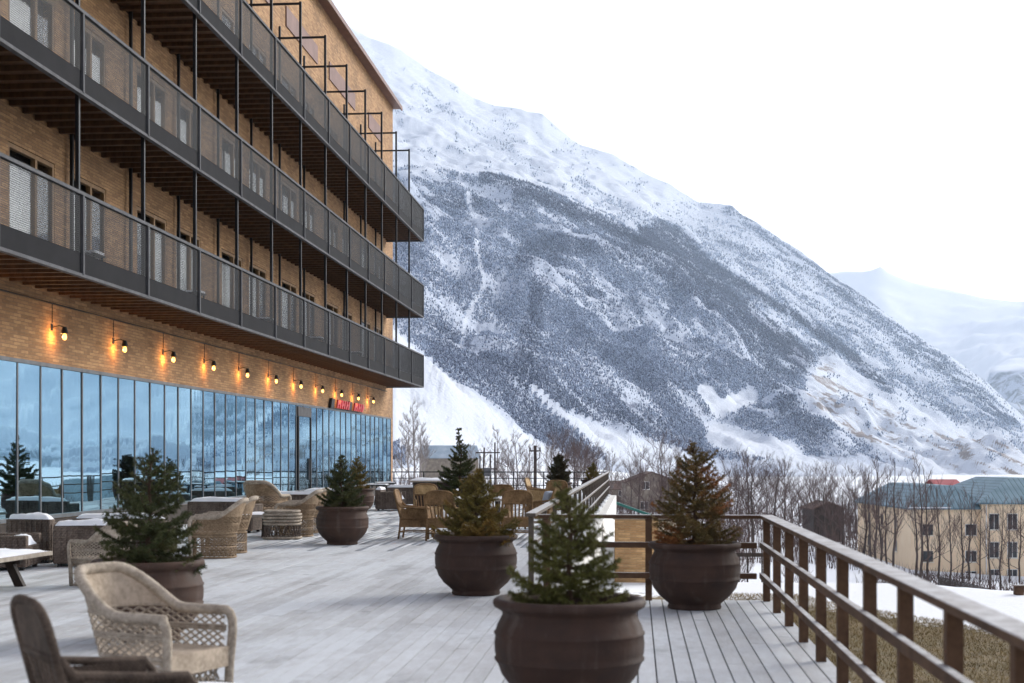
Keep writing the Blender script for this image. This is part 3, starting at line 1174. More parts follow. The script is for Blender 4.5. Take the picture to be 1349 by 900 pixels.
rx = 1.44
ysr = [15.95 - 1.165 * i for i in range(0, 11)]
railing("timber_railing", "dark brown timber railing with frosted top board along the right deck edge", (rx, 16.0, 0), (rx, 4.0, 0), [16.0 - y for y in ysr], M['rail_wood'], ((.62, .065), (.28, .065)), .955, .15, True)
railing("timber_railing", "brown timber railing behind the potted spruce across the end of the near deck", (-1.05, 15.97, 0), (1.33, 15.97, 0), [.05, 1.19], M['rail_wood'], ((.62, .065), (.28, .065)), .955, .11)
railing("timber_railing", "long grey railing with snowy handrail beside the drop to the brick annex", (-1.19, 16.1, 0), (-1.19, 60.9, 0), [.05 + 2.35 * i for i in range(20)], M['rail_wood_light'], ((.64, .04), (.33, .04)), .965, .12, True, .06)
railing("metal_railing", "thin dark railing across the far end of the terrace", (-10.5, 60.95, 0), (-1.3, 60.95, 0), [.05 + 1.3 * i for i in range(8)], M['steel'], ((.68, .03), (.38, .03)), .97, .05, False, .045)
# white snow-topped kerb wall outside the long railing
wk = MB()
wk.box2((DL + .003, 16.2, -3.0), (DL + .30, 61.5, -.05))
tag(wk.build("retaining_wall", M['white_paint'], bevel=.02), "white rendered retaining wall below the long grey railing", "wall")

# ------------------------------------------------------------------ buildings below the terrace
def tz(x, y):
    return float(terrain_h(np.array([float(x)]), np.array([float(y)]))[0])


an = thing("brick_annex", "low golden brick annex with a pale rendered corner beside the terrace wall", "building", (0, 36, -5))
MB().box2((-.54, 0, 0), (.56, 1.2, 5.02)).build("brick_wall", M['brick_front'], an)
MB().box2((.563, .02, 0), (1.02, 1.2, 4.98)).build("rendered_wall", M['cream_pale'], an)
MB().box2((-.845, .05, 0), (-.543, 1.2, 4.3)).build("white_pier", M['white_paint'], an, bevel=.02)
MB().box2((-.58, -.04, 5.022), (1.06, 1.24, 5.05)).build("coping", M['stone_house'], an)

p = at(822, 668, 66)
gs = thing("green_roof_shed", "low shed with dark green tin roof behind the brick annex", "shed", (p.x, p.y, tz(p.x, p.y)), YAW)
zt = p.z - gs.location.z
MB().box2((-1.1, .1, 0), (1.3, 3.4, zt - .5)).build("wall", M['stone_house'], gs)
MB().prism([(-1.2, 0, zt + .42), (1.5, 0, zt - .55), (1.5, 0, zt - .43), (-1.2, 0, zt + .54)], (0, 3.5, 0)).build("roof", M['roof_green'], gs)

# cream block with the teal roof
SB = 156.0
bo = at(1200, HY, SB)
cb = thing("apartment_block", "cream rendered apartment block with teal hipped roof and dark windows", "building", (bo.x, bo.y, -13.4), YAW)
ze, z2 = 9.4, 10.0


def lat(x):
    return (x - 1200) / FPX * SB


MB().box2((0, 0, 0), (lat(1290), 24, ze)).build("wall", M['cream'], cb)
MB().box2((lat(1290) + .003, -.6, 0), (lat(1440), 20, z2)).build("wall", M['cream'], cb)
MB().box2((-.02, -.02, 8.0), (.35, .0, ze - .05)).build("corner_trim", M['cream_pale'], cb)


def hip(lo, hi, z0, rise, ov=.5):
    x0, y0, x1, y1 = lo[0] - ov, lo[1] - ov, hi[0] + ov, hi[1] + ov
    m = MB()
    i = min(x1 - x0, y1 - y0) * .38
    ym = (y0 + y1) / 2
    A = [(x0, y0, z0), (x1, y0, z0), (x1, y1, z0), (x0, y1, z0)]
    B = [(x0 + i, ym - .3 if y1 - y0 < x1 - x0 else y0 + i, z0 + rise), (x1 - i, ym - .3 if y1 - y0 < x1 - x0 else y0 + i, z0 + rise),
         (x1 - i, ym + .3 if y1 - y0 < x1 - x0 else y1 - i, z0 + rise), (x0 + i, ym + .3 if y1 - y0 < x1 - x0 else y1 - i, z0 + rise)]
    m.v = A + B + [(a[0], a[1], a[2] - .18) for a in A]
    m.f = [(0, 1, 5, 4), (1, 2, 6, 5), (2, 3, 7, 6), (3, 0, 4, 7), (4, 5, 6, 7), (8, 9, 1, 0), (9, 10, 2, 1), (10, 11, 3, 2), (11, 8, 0, 3), (11, 10, 9, 8)]
    return m


k = NT("teal_tin_roof")
wv = k.n("ShaderNodeTexWave", wave_type='BANDS', bands_direction='X')
wv.inputs['Scale'].default_value = .55
k.l(k.coord(), wv.inputs['Vector'])
seam = k.ramp(wv.outputs['Fac'], [(.02, 1.0), (.1, 0.0)])
ncol = k.mix(k.ramp(k.noise(k.coord(), .5, 5), [(.35, 0.0), (.7, 1.0)]), (.125, .205, .245), (.19, .285, .335))
k.bump(wv.outputs['Fac'], .2, .03)
M['roof_teal'] = k.fin(k.mix(seam, ncol, (.07, .13, .15)), .6, 0, .2)
rf = hip((0, 0), (lat(1290) + 1.2, 24), ze + .02, 2.4).build("roof", M['roof_teal'], cb)
MB().box2((-.45, -.62, ze - .02), (4.2, -.47, ze + .12)).build("snow_edge", M['snow'], rf)
hip((lat(1290), -.6), (lat(1440), 20), z2 + .02, 2.6).build("roof", M['roof_teal'], cb)


def window(parent, c, w, h, axis, frame):
    """c: centre on the wall, axis 'y' wall faces -Y, 'x' wall faces -X"""
    f = MB()
    f.box((0, -.02, 0), (w + .14, .07, h + .14))
    o = f.build("window", frame, parent, loc=c)
    if axis == 'x':
        o.rotation_euler.z = R(-90)
    MB().box((-w / 4 - .012, -.045, 0), (w / 2 - .05, .05, h)).build("pane", M['glass_far'], o)
    MB().box((w / 4 + .012, -.045, 0), (w / 2 - .05, .05, h)).build("pane", M['glass_far'], o)
    MB().box((0, -.07, -h / 2 - .09), (w + .24, .16, .05)).build("sill", M['white_paint'], o)


for yy in (698, 733, 760):
    z = CAMZ - (yy - HY) / 12.01 + 13.4
    window(cb, (lat(1279), -.003, z), 1.15, 1.15, 'y', M['white_paint'])
    window(cb, (lat(1222), -.003, z), 1.15, 1.15, 'y', M['cream_pale'])
for xx in (1307, 1331, 1362, 1388, 1415):
    for yy in (687, 724, 760):
        z = CAMZ - (yy - HY) / 12.01 + 13.4
        window(cb, (lat(xx), -.603, z), 1.0, 1.65, 'y', M['white_paint'])
for yy_ in (6, 12, 18):
    for zz in (2.0, 4.9, 7.6):
        window(cb, (-.003, yy_, zz), 1.1, 1.2, 'x', M['cream_pale'])
MB().box2((lat(1296), -.75, 0), (lat(1296) + .10, -.62, z2)).build("downpipe", M['white_paint'], cb)

# red roofed house behind it
p = at(1250, 641, 262)
rh = thing("red_roof_house", "house with bright red tin roof behind the cream apartment block", "house", (p.x, p.y, tz(p.x, p.y)), YAW)
zt = p.z - rh.location.z
M['roof_bright'] = mottled("red_tin_roof", (.30, .030, .036), (.40, .055, .055), .6, .5, .1)
MB().box2((-2.4, 0, 0), (2.4, 7, zt)).build("wall", M['cream_pale'], rh)
MB().prism([(-2.7, -.4, zt), (2.7, -.4, zt), (2.5, 3.5, zt + 1.15), (-2.5, 3.5, zt + 1.15)], (0, .05, .12)).build("roof", M['roof_bright'], rh)
MB().prism([(-2.5, 3.56, zt + 1.15), (2.5, 3.56, zt + 1.15), (2.7, 7.4, zt), (-2.7, 7.4, zt)], (0, .05, .12)).build("roof", M['roof_bright'], rh)


def gable_house(name, label, x, c, w, d, z_eave, z_ridge, wallm, roofm, rz=0.0, along='y', ov=.4):
    p = at(x, HY, c)
    zb = tz(p.x, p.y) - .3
    t = thing(name, label, name.split('_')[-1], (p.x, p.y, zb), YAW + rz)
    e, r_ = z_eave - zb, z_ridge - zb
    if along == 'y':          # ridge runs away from the viewer: gable in front
        MB().prism([(-w / 2, 0, 0), (w / 2, 0, 0), (w / 2, 0, e), (0, 0, r_ - .05), (-w / 2, 0, e)], (0, d, 0)).build("wall", wallm, t)
        for s in (-1, 1):
            k_ = (r_ - e) / (w / 2)
            MB().prism([(0, -ov, r_), (s * (w / 2 + ov), -ov, e - k_ * ov), (s * (w / 2 + ov), -ov, e - k_ * ov + .18), (0, -ov, r_ + .18)], (0, d + 2 * ov, 0)).build("roof", roofm, t)
    else:
        MB().prism([(-w / 2, 0, 0), (-w / 2, d, 0), (-w / 2, d, e), (-w / 2, d / 2, r_ - .05), (-w / 2, 0, e)], (w, 0, 0)).build("wall", wallm, t)
        for s in (0, 1):
            y0, k_ = (0 - ov if s == 0 else d + ov), (r_ - e) / (d / 2)
            MB().prism([(-w / 2 - ov, y0, e - k_ * ov), (-w / 2 - ov, d / 2, r_), (-w / 2 - ov, d / 2, r_ + .15), (-w / 2 - ov, y0, e - k_ * ov + .15)], (w + 2 * ov, 0, 0)).build("roof", roofm, t)
    return t


h1 = gable_house("stone_house", "two storey rubble stone house with low brown gable roof", 859, 258, 9.4, 11, -3.0, -1.25, M['stone_house'], M['roof_red'])
for dx, zz in ((-1.2, -3.6), (-1.4, -7.2), (2.2, -7.2)):
    window(h1, (dx, -.003, zz - h1.location.z), 1.3, 1.3, 'y', M['white_paint'])
h2 = gable_house("stone_barn", "grey stone barn with pale blue tin roof below the snow slope", 596, 275, 10.4, 7, 1.55, 3.7, M['stone_house'], M['roof_blue'], R(14), 'x')
window(h2, (2.4, -.003, 1.9), .9, .8, 'y', M['roof_red'])
MB().box((-1.5, -.04, 1.4), (2.0, .1, 2.8)).build("door", M['dark_wood'], h2)
h3 = gable_house("timber_barn", "dark brown barn among bare trees beside the apartment block", 1092, 205, 4.4, 8, -5.9, -5.0, M['dark_wood'], M['roof_red'])
MB().box((0, -.04, 1.4), (2.0, .1, 2.6)).build("door", M['dark_wood'], h3)
h4 = gable_house("stone_cottage", "low dark cottage left of the stone house", 812, 300, 9, 8, -5.2, -3.6, M['stone_house'], M['roof_red'], 0, 'x')
window(h4, (1.0, -.003, 2.0), 1.0, 1.0, 'y', M['white_paint'])

# black paling fence in front of the apartment block
f0 = at(1236, HY, 128)
f1 = at(1420, HY, 104)
fe = thing("paling_fence", "black paling fence at the edge of the snow below the apartment block", "fence", (f0.x, f0.y, 0))
dv = (f1 - f0)
L = dv.length
rzf = math.atan2(dv.y, dv.x)
pmesh = MB().box2((-.05, -.012, 0), (.05, .012, 1.55)).mesh("paling", M['dark_wood'])
nf = int(L / .17)
last = None
pts = []
for i in range(nf):
    q = dv * (i / nf)
    z = tz(f0.x + q.x, f0.y + q.y)
    o = link("paling", pmesh, fe, (q.x, q.y, z + rng.uniform(-.04, .04)), rzf)
    pts.append((q.x, q.y, z))
for h in (.45, 1.2):
    MB().tube([(a, b_ + .03, c + h) for a, b_, c in pts[::8]], .035, 4).build("rail", M['dark_wood'], fe)

# poles
p = at(705, 587, 92)
up = thing("utility_pole", "single dark pole with short bracket arms beyond the far railing", "pole", (p.x, p.y, tz(p.x, p.y)))
hh = p.z - up.location.z
MB().tube([(0, 0, -.3), (0, 0, hh)], [.13, .10], 10).build("shaft", M['utility_wood'], up)
MB().box((0, 0, hh - .35), (.75, .09, .09)).build("crossarm", M['utility_wood'], up)
for s in (-.32, .32):
    MB().lathe([(.001, 0), (.04, .01), (.05, .1), (.03, .2), (.001, .22)], 8, (s, 0, hh - .31)).build("insulator", M['rail_grey'], up)
MB().tube([(.05, 0, hh - 1.0), (.30, 0, hh - .75), (.30, 0, hh - .45)], .03, 6).build("brace", M['utility_wood'], up)
p = at(652, 583, 140)
hp = thing("pylon", "twin-legged timber pylon with crossbars and transformer in the snow", "pylon", (p.x, p.y, tz(p.x, p.y)), YAW)
hh = p.z - hp.location.z
for dx, hx in ((0, hh), (-.45, hh - 1.2), (-1.05, hh - .5), (-1.45, hh - 1.3)):
    MB().tube([(dx - (.35 if dx < -1 else 0), 0, -.3), (dx, 0, hx)], [.11, .08], 8).build("leg", M['utility_wood'], hp)
for zz, x0, x1 in ((hh - 1.0, -1.9, .5), (hh - 2.6, -1.6, .2)):
    MB().box(((x0 + x1) / 2, 0, zz), (x1 - x0, .1, .12)).build("crossbar", M['utility_wood'], hp)
MB().box((-.75, -.3, hh - 2.9), (.7, .5, .8)).build("transformer", M['rail_grey'], hp)
MB().tube([(.05, 0, hh - 1.8), (1.2, 0, hh - 2.4)], .03, 5).build("stay", M['utility_wood'], hp)

# little signboard on short legs in the snow
p = at(985, 731, 60)
sb = thing("snow_barrier", "short low dark barrier standing in the snow beyond the potted spruce", "barrier", (p.x, p.y, tz(p.x, p.y)))
zt = max(p.z - sb.location.z, .5)
MB().box((0, 0, zt), (1.4, .06, .16)).build("board", M['dark_wood'], sb)
for s in (-.6, 0, .6):
    MB().box((s, .04, zt / 2), (.06, .05, zt)).build("leg", M['dark_wood'], sb)
# wooden block at the lawn edge
p = at(1342, 800, 33)
wb = MB().box((0, 0, .1), (.20, .2, .2)).box((0, 0, .215), (.24, .24, .03)).build("timber_block", M['rail_wood'], loc=(p.x, p.y, tz(p.x, p.y)), bevel=.02)
tag(wb, "small brown timber block on the snowy lawn edge", "block")


# ------------------------------------------------------------------ bare trees
def bare_tree(seed, H=10.0, spread=.55, nmain=16, droop=0.0, kids=(9, 7, 6)):
    r = random.Random(seed)
    tr, cr = MB(), MB()
    pts, rad = [], []
    x = y = 0.0
    for i in range(9):
        z = H * .93 * i / 8
        pts.append(Vector((x, y, z - (.3 if i == 0 else 0))))
        rad.append(.13 * (1 - i / 8.6) + .012)
        x += r.uniform(-.16, .16)
        y += r.uniform(-.16, .16)
    tr.tube(pts, rad, 6)

    def on(t):
        k = t * 8
        i = min(int(k), 7)
        return pts[i].lerp(pts[i + 1], k - i)

    def branch(p, d, L, rr, lev):
        n = 4 if lev < 2 else 3
        ps, q, dd = [p], p.copy(), d.copy()
        for i in range(n):
            dd = (dd + Vector((r.uniform(-.28, .28), r.uniform(-.28, .28), r.uniform(-.05, .26) - droop))).normalized()
            q = q + dd * (L / n)
            ps.append(q.copy())
        cr.tube(ps, [rr * (1 - .72 * i / n) for i in range(n + 1)], 3, caps=False)
        if lev < 3:
            m = kids[lev]
            for j in range(m):
                t = .25 + .75 * (j + r.random()) / m
                k = min(int(t * n), n - 1)
                bp = ps[k].lerp(ps[k + 1], t * n - k)
                ax = Vector((r.uniform(-1, 1), r.uniform(-1, 1), r.uniform(-.2, .9)))
                nd = (dd * .8 + ax * .75).normalized()
                branch(bp, nd, L * r.uniform(.32, .55), rr * .48, lev + 1)

    for j in range(nmain):
        t = .16 + .82 * (j + r.random()) / nmain
        a = j * 2.4 + r.uniform(-.4, .4)
        el = r.uniform(.35, 1.0)
        d = Vector((math.cos(a) * math.cos(el), math.sin(a) * math.cos(el), math.sin(el)))
        branch(on(t), d, H * spread * (1.0 - .72 * t) * r.uniform(.7, 1.1), .055 * (1 - .6 * t), 0)
    return tr, cr


tree_protos = []
for sd, sp, nm in ((1, .56, 13), (2, .48, 15), (3, .66, 12), (4, .42, 15)):
    tr, cr = bare_tree(sd, 10.0, sp, nm)
    tree_protos.append((tr.mesh("trunk", M['bark'], True), cr.mesh("crown", M['twig'])))
tr, cr = bare_tree(9, 10.0, .36, 15, -.05)
thin_protos = []
for sd, sp, nm in ((11, .44, 11), (12, .36, 12), (13, .50, 10)):
    tr_, cr_ = bare_tree(sd, 10.0, sp, nm, 0.0, (6, 5, 3))
    thin_protos.append((tr_.mesh("trunk", M['bark'], True), cr_.mesh("crown", M['twig'])))
birch_proto = (tr.mesh("trunk", M['bark_pale'], True), cr.mesh("crown", M['bark_pale']))


def plant_tree(x, c, ytop, proto, name, label, cat, group, wide=1.0):
    p = at(x, HY, c)
    z = tz(p.x, p.y)
    H = CAMZ + c * (HY - ytop) / FPX - z
    H = max(H, 2.5)
    t = thing(name, label, cat, (p.x, p.y, z - .05), rng.uniform(0, 6.28), group)
    t.scale = (H / 10 * wide, H / 10 * wide, H / 10)
    link("trunk", proto[0], t)
    link("crown", proto[1], t)


for x, c, yt in ((546, 236, 524), (539, 250, 548), (556, 262, 552), (528, 230, 575)):
    plant_tree(x, c, yt, birch_proto, "birch_tree", "tall pale bare birch beside the blue roofed stone barn", "tree", "pale birches beside the stone barn")
for x, c, yt in ((656, 215, 560), (668, 205, 574), (684, 190, 570), (697, 205, 580), (640, 240, 585), (620, 250, 582), (726, 230, 583), (805, 270, 590)):
    plant_tree(x, c, yt, birch_proto if c > 200 else tree_protos[3], "bare_tree", "slender bare tree on the snow beyond the far terrace railing", "tree", "slender trees beyond the far railing")
for x, c, yt in ((742, 215, 568), (755, 225, 580), (772, 235, 590), (787, 240, 592), (762, 260, 586)):
    plant_tree(x, c, yt, tree_protos[2], "bare_tree", "dense dark bare tree behind the potted cypress", "tree", "dark trees behind the potted cypress", 1.3)
prof = [(800, 604), (835, 588), (875, 578), (920, 600), (985, 600), (1022, 606), (1050, 618), (1085, 612), (1110, 616), (1165, 600), (1215, 604), (1260, 634), (1300, 642), (1349, 652), (1700, 640)]
xs_ = [828, 842, 868, 880, 892, 925, 940, 958, 972, 984, 996, 1012, 1023, 1034, 1046, 1055, 1066, 1078, 1088, 1097, 1108, 1118, 1128, 1139]
for i, x in enumerate(xs_):
    yt = np.interp(x, *np.array(prof).T) + rng.uniform(-6, 26)
    plant_tree(x + rng.uniform(-4, 4), rng.uniform(150, 245), yt, tree_protos[i % 4], "bare_tree", "leafless brown thicket tree, %s counting from the stone house to the apartment block" % ORD[i], "tree", "thicket between house and apartment block", 1.15)
for i, x in enumerate((1146, 1153, 1160, 1168, 1177, 1206, 1213, 1222, 1236, 1252, 1268, 1277, 1291, 1304, 1318, 1330, 1343)):
    yt = np.interp(x, *np.array(prof).T) + rng.uniform(-6, 18)
    plant_tree(x, rng.uniform(132, 148), yt, thin_protos[i % 3], "bare_tree", "thin leafless tree before the cream apartment block, %s counting from its barn side" % ORD[i], "tree", "thin trees in front of the apartment block", .85)
for i in range(16):
    x = 1380 + i * 24 + rng.uniform(-8, 8)
    plant_tree(x, rng.uniform(90, 170), 640 + rng.uniform(-10, 30), tree_protos[i % 4], "bare_tree", "leafless tree in the valley right of the apartment block", "tree", "trees right of the apartment block", 1.3)
for i, (x, c, yt) in enumerate(sorted(((893, 70, 690), (905, 64, 684), (932, 72, 682), (945, 66, 694), (962, 80, 680), (977, 75, 678), (1046, 62, 700), (878, 62, 680)))):
    plant_tree(x, c, yt, tree_protos[3], "sapling", "thin leafless sapling behind the near railing, %s counting from the brick annex" % ORD[i], "tree", "saplings in the snow behind the near railing", .8)


# low brown scrub lining the valley, too dense to count
def scrub(name, label, spots, n, seed):
    r = np.random.RandomState(seed)
    vs_, fs_ = [], []
    for (x0, x1, c0, c1, h0, h1, m) in spots:
        for _ in range(m):
            p = at(r.uniform(x0, x1), HY, r.uniform(c0, c1))
            z = tz(p.x, p.y)
            for _k in range(n):
                h = r.uniform(h0, h1)
                a, b_ = r.uniform(-.9, .9, 2)
                q = Vector((p.x + a * 1.2, p.y + b_ * 1.2, z - .1))
                t = Vector((q.x + r.uniform(-.7, .7), q.y + r.uniform(-.7, .7), z + h))
                i = len(vs_)
                w = .035
                vs_ += [(q.x - w, q.y, q.z), (q.x + w, q.y, q.z), (q.x, q.y + w, q.z), tuple(t)]
                fs_ += [(i, i + 1, i + 3), (i + 1, i + 2, i + 3), (i + 2, i, i + 3)]
    o = from_np(name, np.array(vs_), np.array(fs_), M['twig'])
    o["kind"] = "stuff"
    tag(o, label, "scrub")


scrub("scrub", "brown leafless scrub along the valley floor", [(520, 830, 150, 300, .8, 2.6, 300), (800, 1150, 150, 300, 1.2, 4.2, 520), (1140, 1360, 128, 150, .4, 1.6, 120)], 9, 5)


# short winter grass on the lawn below the deck
gr = np.random.RandomState(8)
n = 110000
gxx = 1.7 + 8.5 * gr.rand(n)
gyy = 9 + 24.5 * gr.rand(n) ** .8
keep = (gyy < 33.4 - 2.3 * np.clip(gxx - 3.7, 0, 9)) & (gxx < .40 * gyy)
gxx, gyy = gxx[keep], gyy[keep]
n = len(gxx)
gzz = terrain_h(gxx, gyy)
hh_ = .03 + .04 * gr.rand(n)
aa = gr.rand(n) * 6.28
ww = .004 + .006 * gr.rand(n)
lx, ly = gr.normal(size=n) * .05, gr.normal(size=n) * .05
V_ = np.stack([np.stack([gxx - np.cos(aa) * ww, gyy - np.sin(aa) * ww, gzz - .01], 1), np.stack([gxx + np.cos(aa) * ww, gyy + np.sin(aa) * ww, gzz - .01], 1), np.stack([gxx + lx, gyy + ly, gzz + hh_], 1)], 1).reshape(-1, 3)
M['grass'] = mottled("dry_winter_grass", (.17, .125, .050), (.30, .22, .10), .8, .8, 0, coord='Object')
o = from_np("grass", V_, np.arange(3 * n).reshape(-1, 3), M['grass'])
o["kind"] = "stuff"
tag(o, "short dry winter grass on the lawn below the deck", "grass")

# ------------------------------------------------------------------ planters and spruces
def planter_mesh(mat):
    prof_ = [(.001, 0), (.275, 0), (.285, .02), (.275, .05), (.300, .075), (.375, .14), (.435, .22), (.460, .29), (.468, .300), (.478, .310), (.480, .320), (.470, .332), (.477, .36),
             (.480, .42), (.474, .465), (.482, .475), (.483, .485), (.472, .495), (.462, .53), (.440, .572), (.428, .60), (.432, .618), (.455, .632), (.482, .648), (.490, .668),
             (.486, .688), (.470, .70), (.445, .70), (.425, .69), (.405, .66), (.395, .60), (.390, .575)]
    return MB().lathe(prof_, 56).mesh("planter", mat, True)


soil_me = MB()
soil_me.lathe([(.001, .605), (.15, .60), (.30, .59), (.398, .575)], 32)
soil_me = soil_me.mesh("soil", M['soil'], True)
pot_me = {'dark': planter_mesh(M['pot_dark']), 'warm': planter_mesh(M['pot_warm'])}


def planter(x, s, kind, label, group=None):
    p = ground(x, s)
    t = thing("planter", label, "planter", p, rng.uniform(0, 6), group)
    link("pot", pot_me[kind], t)
    link("soil", soil_me, t)
    return p


def spruce(p, label, H, Rd, mat, seed, whorls=11, per=6, step=.0075, nw=.0028, nl=.021, base=.585, droop=.0, taper=.85, name="spruce_tree"):
    r = random.Random(seed)
    rn = np.random.RandomState(seed)
    t = thing(name, label, "tree", (p.x, p.y, p.z + base), r.uniform(0, 6))
    trunk = MB()
    tp = [Vector((r.uniform(-.01, .01) * i, r.uniform(-.01, .01) * i, H * i / 6 - (.02 if i == 0 else 0))) for i in range(7)]
    trunk.tube(tp, [.022 * H * (1 - .86 * i / 6) + .003 for i in range(7)], 8)
    twigs = []

    def on(z):
        k = max(0, min(z / H * 6, 5.999))
        i = int(k)
        return tp[i].lerp(tp[i + 1], k - i)
    for w in range(whorls):
        f = w / (whorls - 1)
        z = H * (.06 + .90 * f)
        L = Rd * max(.07, (1 - f) ** taper) * (1 if f > .12 else .8 + 1.6 * f)
        nb = max(3, int(per * (1 - .45 * f)))
        a0 = r.uniform(0, 6.28)
        for b_ in range(nb):
            a = a0 + 6.283 * b_ / nb + r.uniform(-.25, .25)
            l = L * r.uniform(.72, 1.14)
            zz = z + r.uniform(-.5, .5) * H / whorls
            p0 = on(zz)
            rise = .12 + .75 * f - droop + r.uniform(-.12, .12)
            pts_ = []
            for i in range(6):
                q = i / 5
                pts_.append(p0 + Vector((math.cos(a) * l * q, math.sin(a) * l * q, l * (rise * q - .28 * (1 - f) * math.sin(q * 2.2) + .16 * q * q))))
            trunk.tube(pts_, [.007 * (1 - .8 * i / 5) + .0012 for i in range(6)], 4, caps=False)
            twigs.append((pts_, l))
            m = max(3, int(l / .028))
            for j in range(m):
                q = .18 + .78 * (j + .5) / m
                k = q * 5
                i = min(int(k), 4)
                bp = pts_[i].lerp(pts_[i + 1], k - i)
                dr = (pts_[i + 1] - pts_[i]).normalized()
                sd = Vector((-math.sin(a), math.cos(a), 0)) * (1 if j % 2 else -1)
                tl = l * .42 * (1.08 - q) + .035
                dd = (dr * .75 + sd * r.uniform(.6, .95) + Vector((0, 0, r.uniform(-.22, .12)))).normalized()
                e = bp + dd * tl
                twigs.append(([bp, bp.lerp(e, .5) + Vector((0, 0, -.006)), e + Vector((0, 0, -.012))], tl))
    twigs.append(([on(H * .86), on(H * .99), on(H) + Vector((0, 0, .03))], H * .17))
    trunk.build("trunk", M['spruce_bark'], t, smooth=True)
    C, D = [], []
    for pts_, l in twigs:
        a = np.array([tuple(q) for q in pts_])
        n = max(4, int(l / step))
        q = rn.rand(n) * (len(a) - 1)
        q = np.where(len(a) > 3, np.maximum(q, .6), q)
        i = np.minimum(q.astype(int), len(a) - 2)
        fr = (q - i)[:, None]
        C.append(a[i] * (1 - fr) + a[i + 1] * fr)
        d = a[i + 1] - a[i]
        D.append(d / (np.linalg.norm(d, axis=1, keepdims=True) + 1e-9))
    C, D = np.concatenate(C), np.concatenate(D)
    C = np.repeat(C, 6, 0)
    D = np.repeat(D, 6, 0)
    n = len(C)
    rv = rn.normal(size=(n, 3))
    perp = rv - D * (rv * D).sum(1, keepdims=True)
    perp /= np.linalg.norm(perp, axis=1, keepdims=True) + 1e-9
    dirn = D * .62 + perp * .78
    dirn /= np.linalg.norm(dirn, axis=1, keepdims=True)
    sidev = np.cross(dirn, rn.normal(size=(n, 3)))
    sidev /= np.linalg.norm(sidev, axis=1, keepdims=True) + 1e-9
    ln = nl * (.7 + .6 * rn.rand(n))[:, None]
    nw = nw * 2.0
    V_ = np.stack([C - sidev * nw / 2, C + sidev * nw / 2, C + dirn * ln * 1.25], 1).reshape(-1, 3)
    o = from_np("foliage", V_, np.arange(3 * n).reshape(-1, 3), mat, t)
    return t


pp = planter(750, 206, 'dark', "large dark brown round planter holding the smallest green spruce")
spruce(pp, "small blurred green spruce with flat spreading branches in the foremost planter", .82, .46, M['needle_green'], 21, 12, 8, .0065)
pp = planter(627, 113, 'dark', "dark brown round planter with the yellowing spruce beside the rattan chairs")
spruce(pp, "bushy yellowing spruce in the planter before the rattan chairs", .84, .54, M['needle_gold'], 22, 13, 10, .008, .0034, .024)
pp = planter(451, 72, 'warm', "red-brown round planter on open deck between the wicker and rattan seating groups")
spruce(pp, "dense dark green spruce in the red-brown planter on open deck", 1.02, .50, M['needle_dark'], 23, 13, 8, .008, .0042, .026)
pp = planter(471, 46, 'warm', "small looking red-brown planter partly hidden behind another planter near the glazing")
spruce(pp, "yellowish green spruce half hidden behind the dense dark spruce", 1.0, .48, M['needle_gold'], 24, 10, 7, .011, .006, .03)
pp = planter(915, 124.5, 'dark', "dark round planter with rust tinged spruce at the deck corner railing")
spruce(pp, "tall rust tinged spruce with airy branches at the deck corner", 1.15, .52, M['needle_rust'], 25, 15, 9, .009, .0032, .022, taper=.62)
pp = planter(195, 150, 'warm', "wide brown planter behind the pale wicker armchair")
spruce(pp, "dark green spruce with drooping layered branches behind the pale wicker armchair", 1.06, .60, M['needle_dark'], 26, 12, 8, .0080, .0032, .024, droop=.02)
pp = planter(606, 50, 'dark', "dark planter hidden among chairs under the tallest spruce")
spruce(pp, "tallest dark spruce with thin leaning tip beside the snow covered counter", 1.72, .80, M['needle_dark'], 27, 13, 8, .014, .0075, .035, taper=1.35)
pp = planter(736, 37, 'dark', "far planter under the clipped brown cypress near the end railing")
spruce(pp, "clipped brownish conical cypress near the end railing", 1.05, .44, M['needle_brown'], 28, 12, 10, .013, .011, .035, taper=.45, name="cypress_tree")
pp = planter(781, 33, 'dark', "far planter at the end corner of the long railing")
spruce(pp, "small olive green spruce at the far end of the long railing", .75, .42, M['needle_gold'], 29, 9, 7, .014, .011, .035)


# ------------------------------------------------------------------ furniture
def Usurf(s, z, h_rim, flare=1.0):
    sa = abs(s)
    if sa > .5:
        q = (sa - .5) / .5
        x, y = -.05 + .40 * q, math.copysign(.30, s)
    else:
        a = s / .5 * math.pi / 2
        x, y = -.05 - .26 * math.cos(a), .30 * math.sin(a)
    back = 1 - float(sstep(.15, .85, np.array(sa)))
    w = max(0.0, (z - .38) / .56)
    return Vector((x - .17 * w * back * flare, y * (1 + .14 * w * flare), z))


def rim_h(s):
    return .65 + .265 * (1 - float(sstep(.16, .60, np.array(abs(s)))))


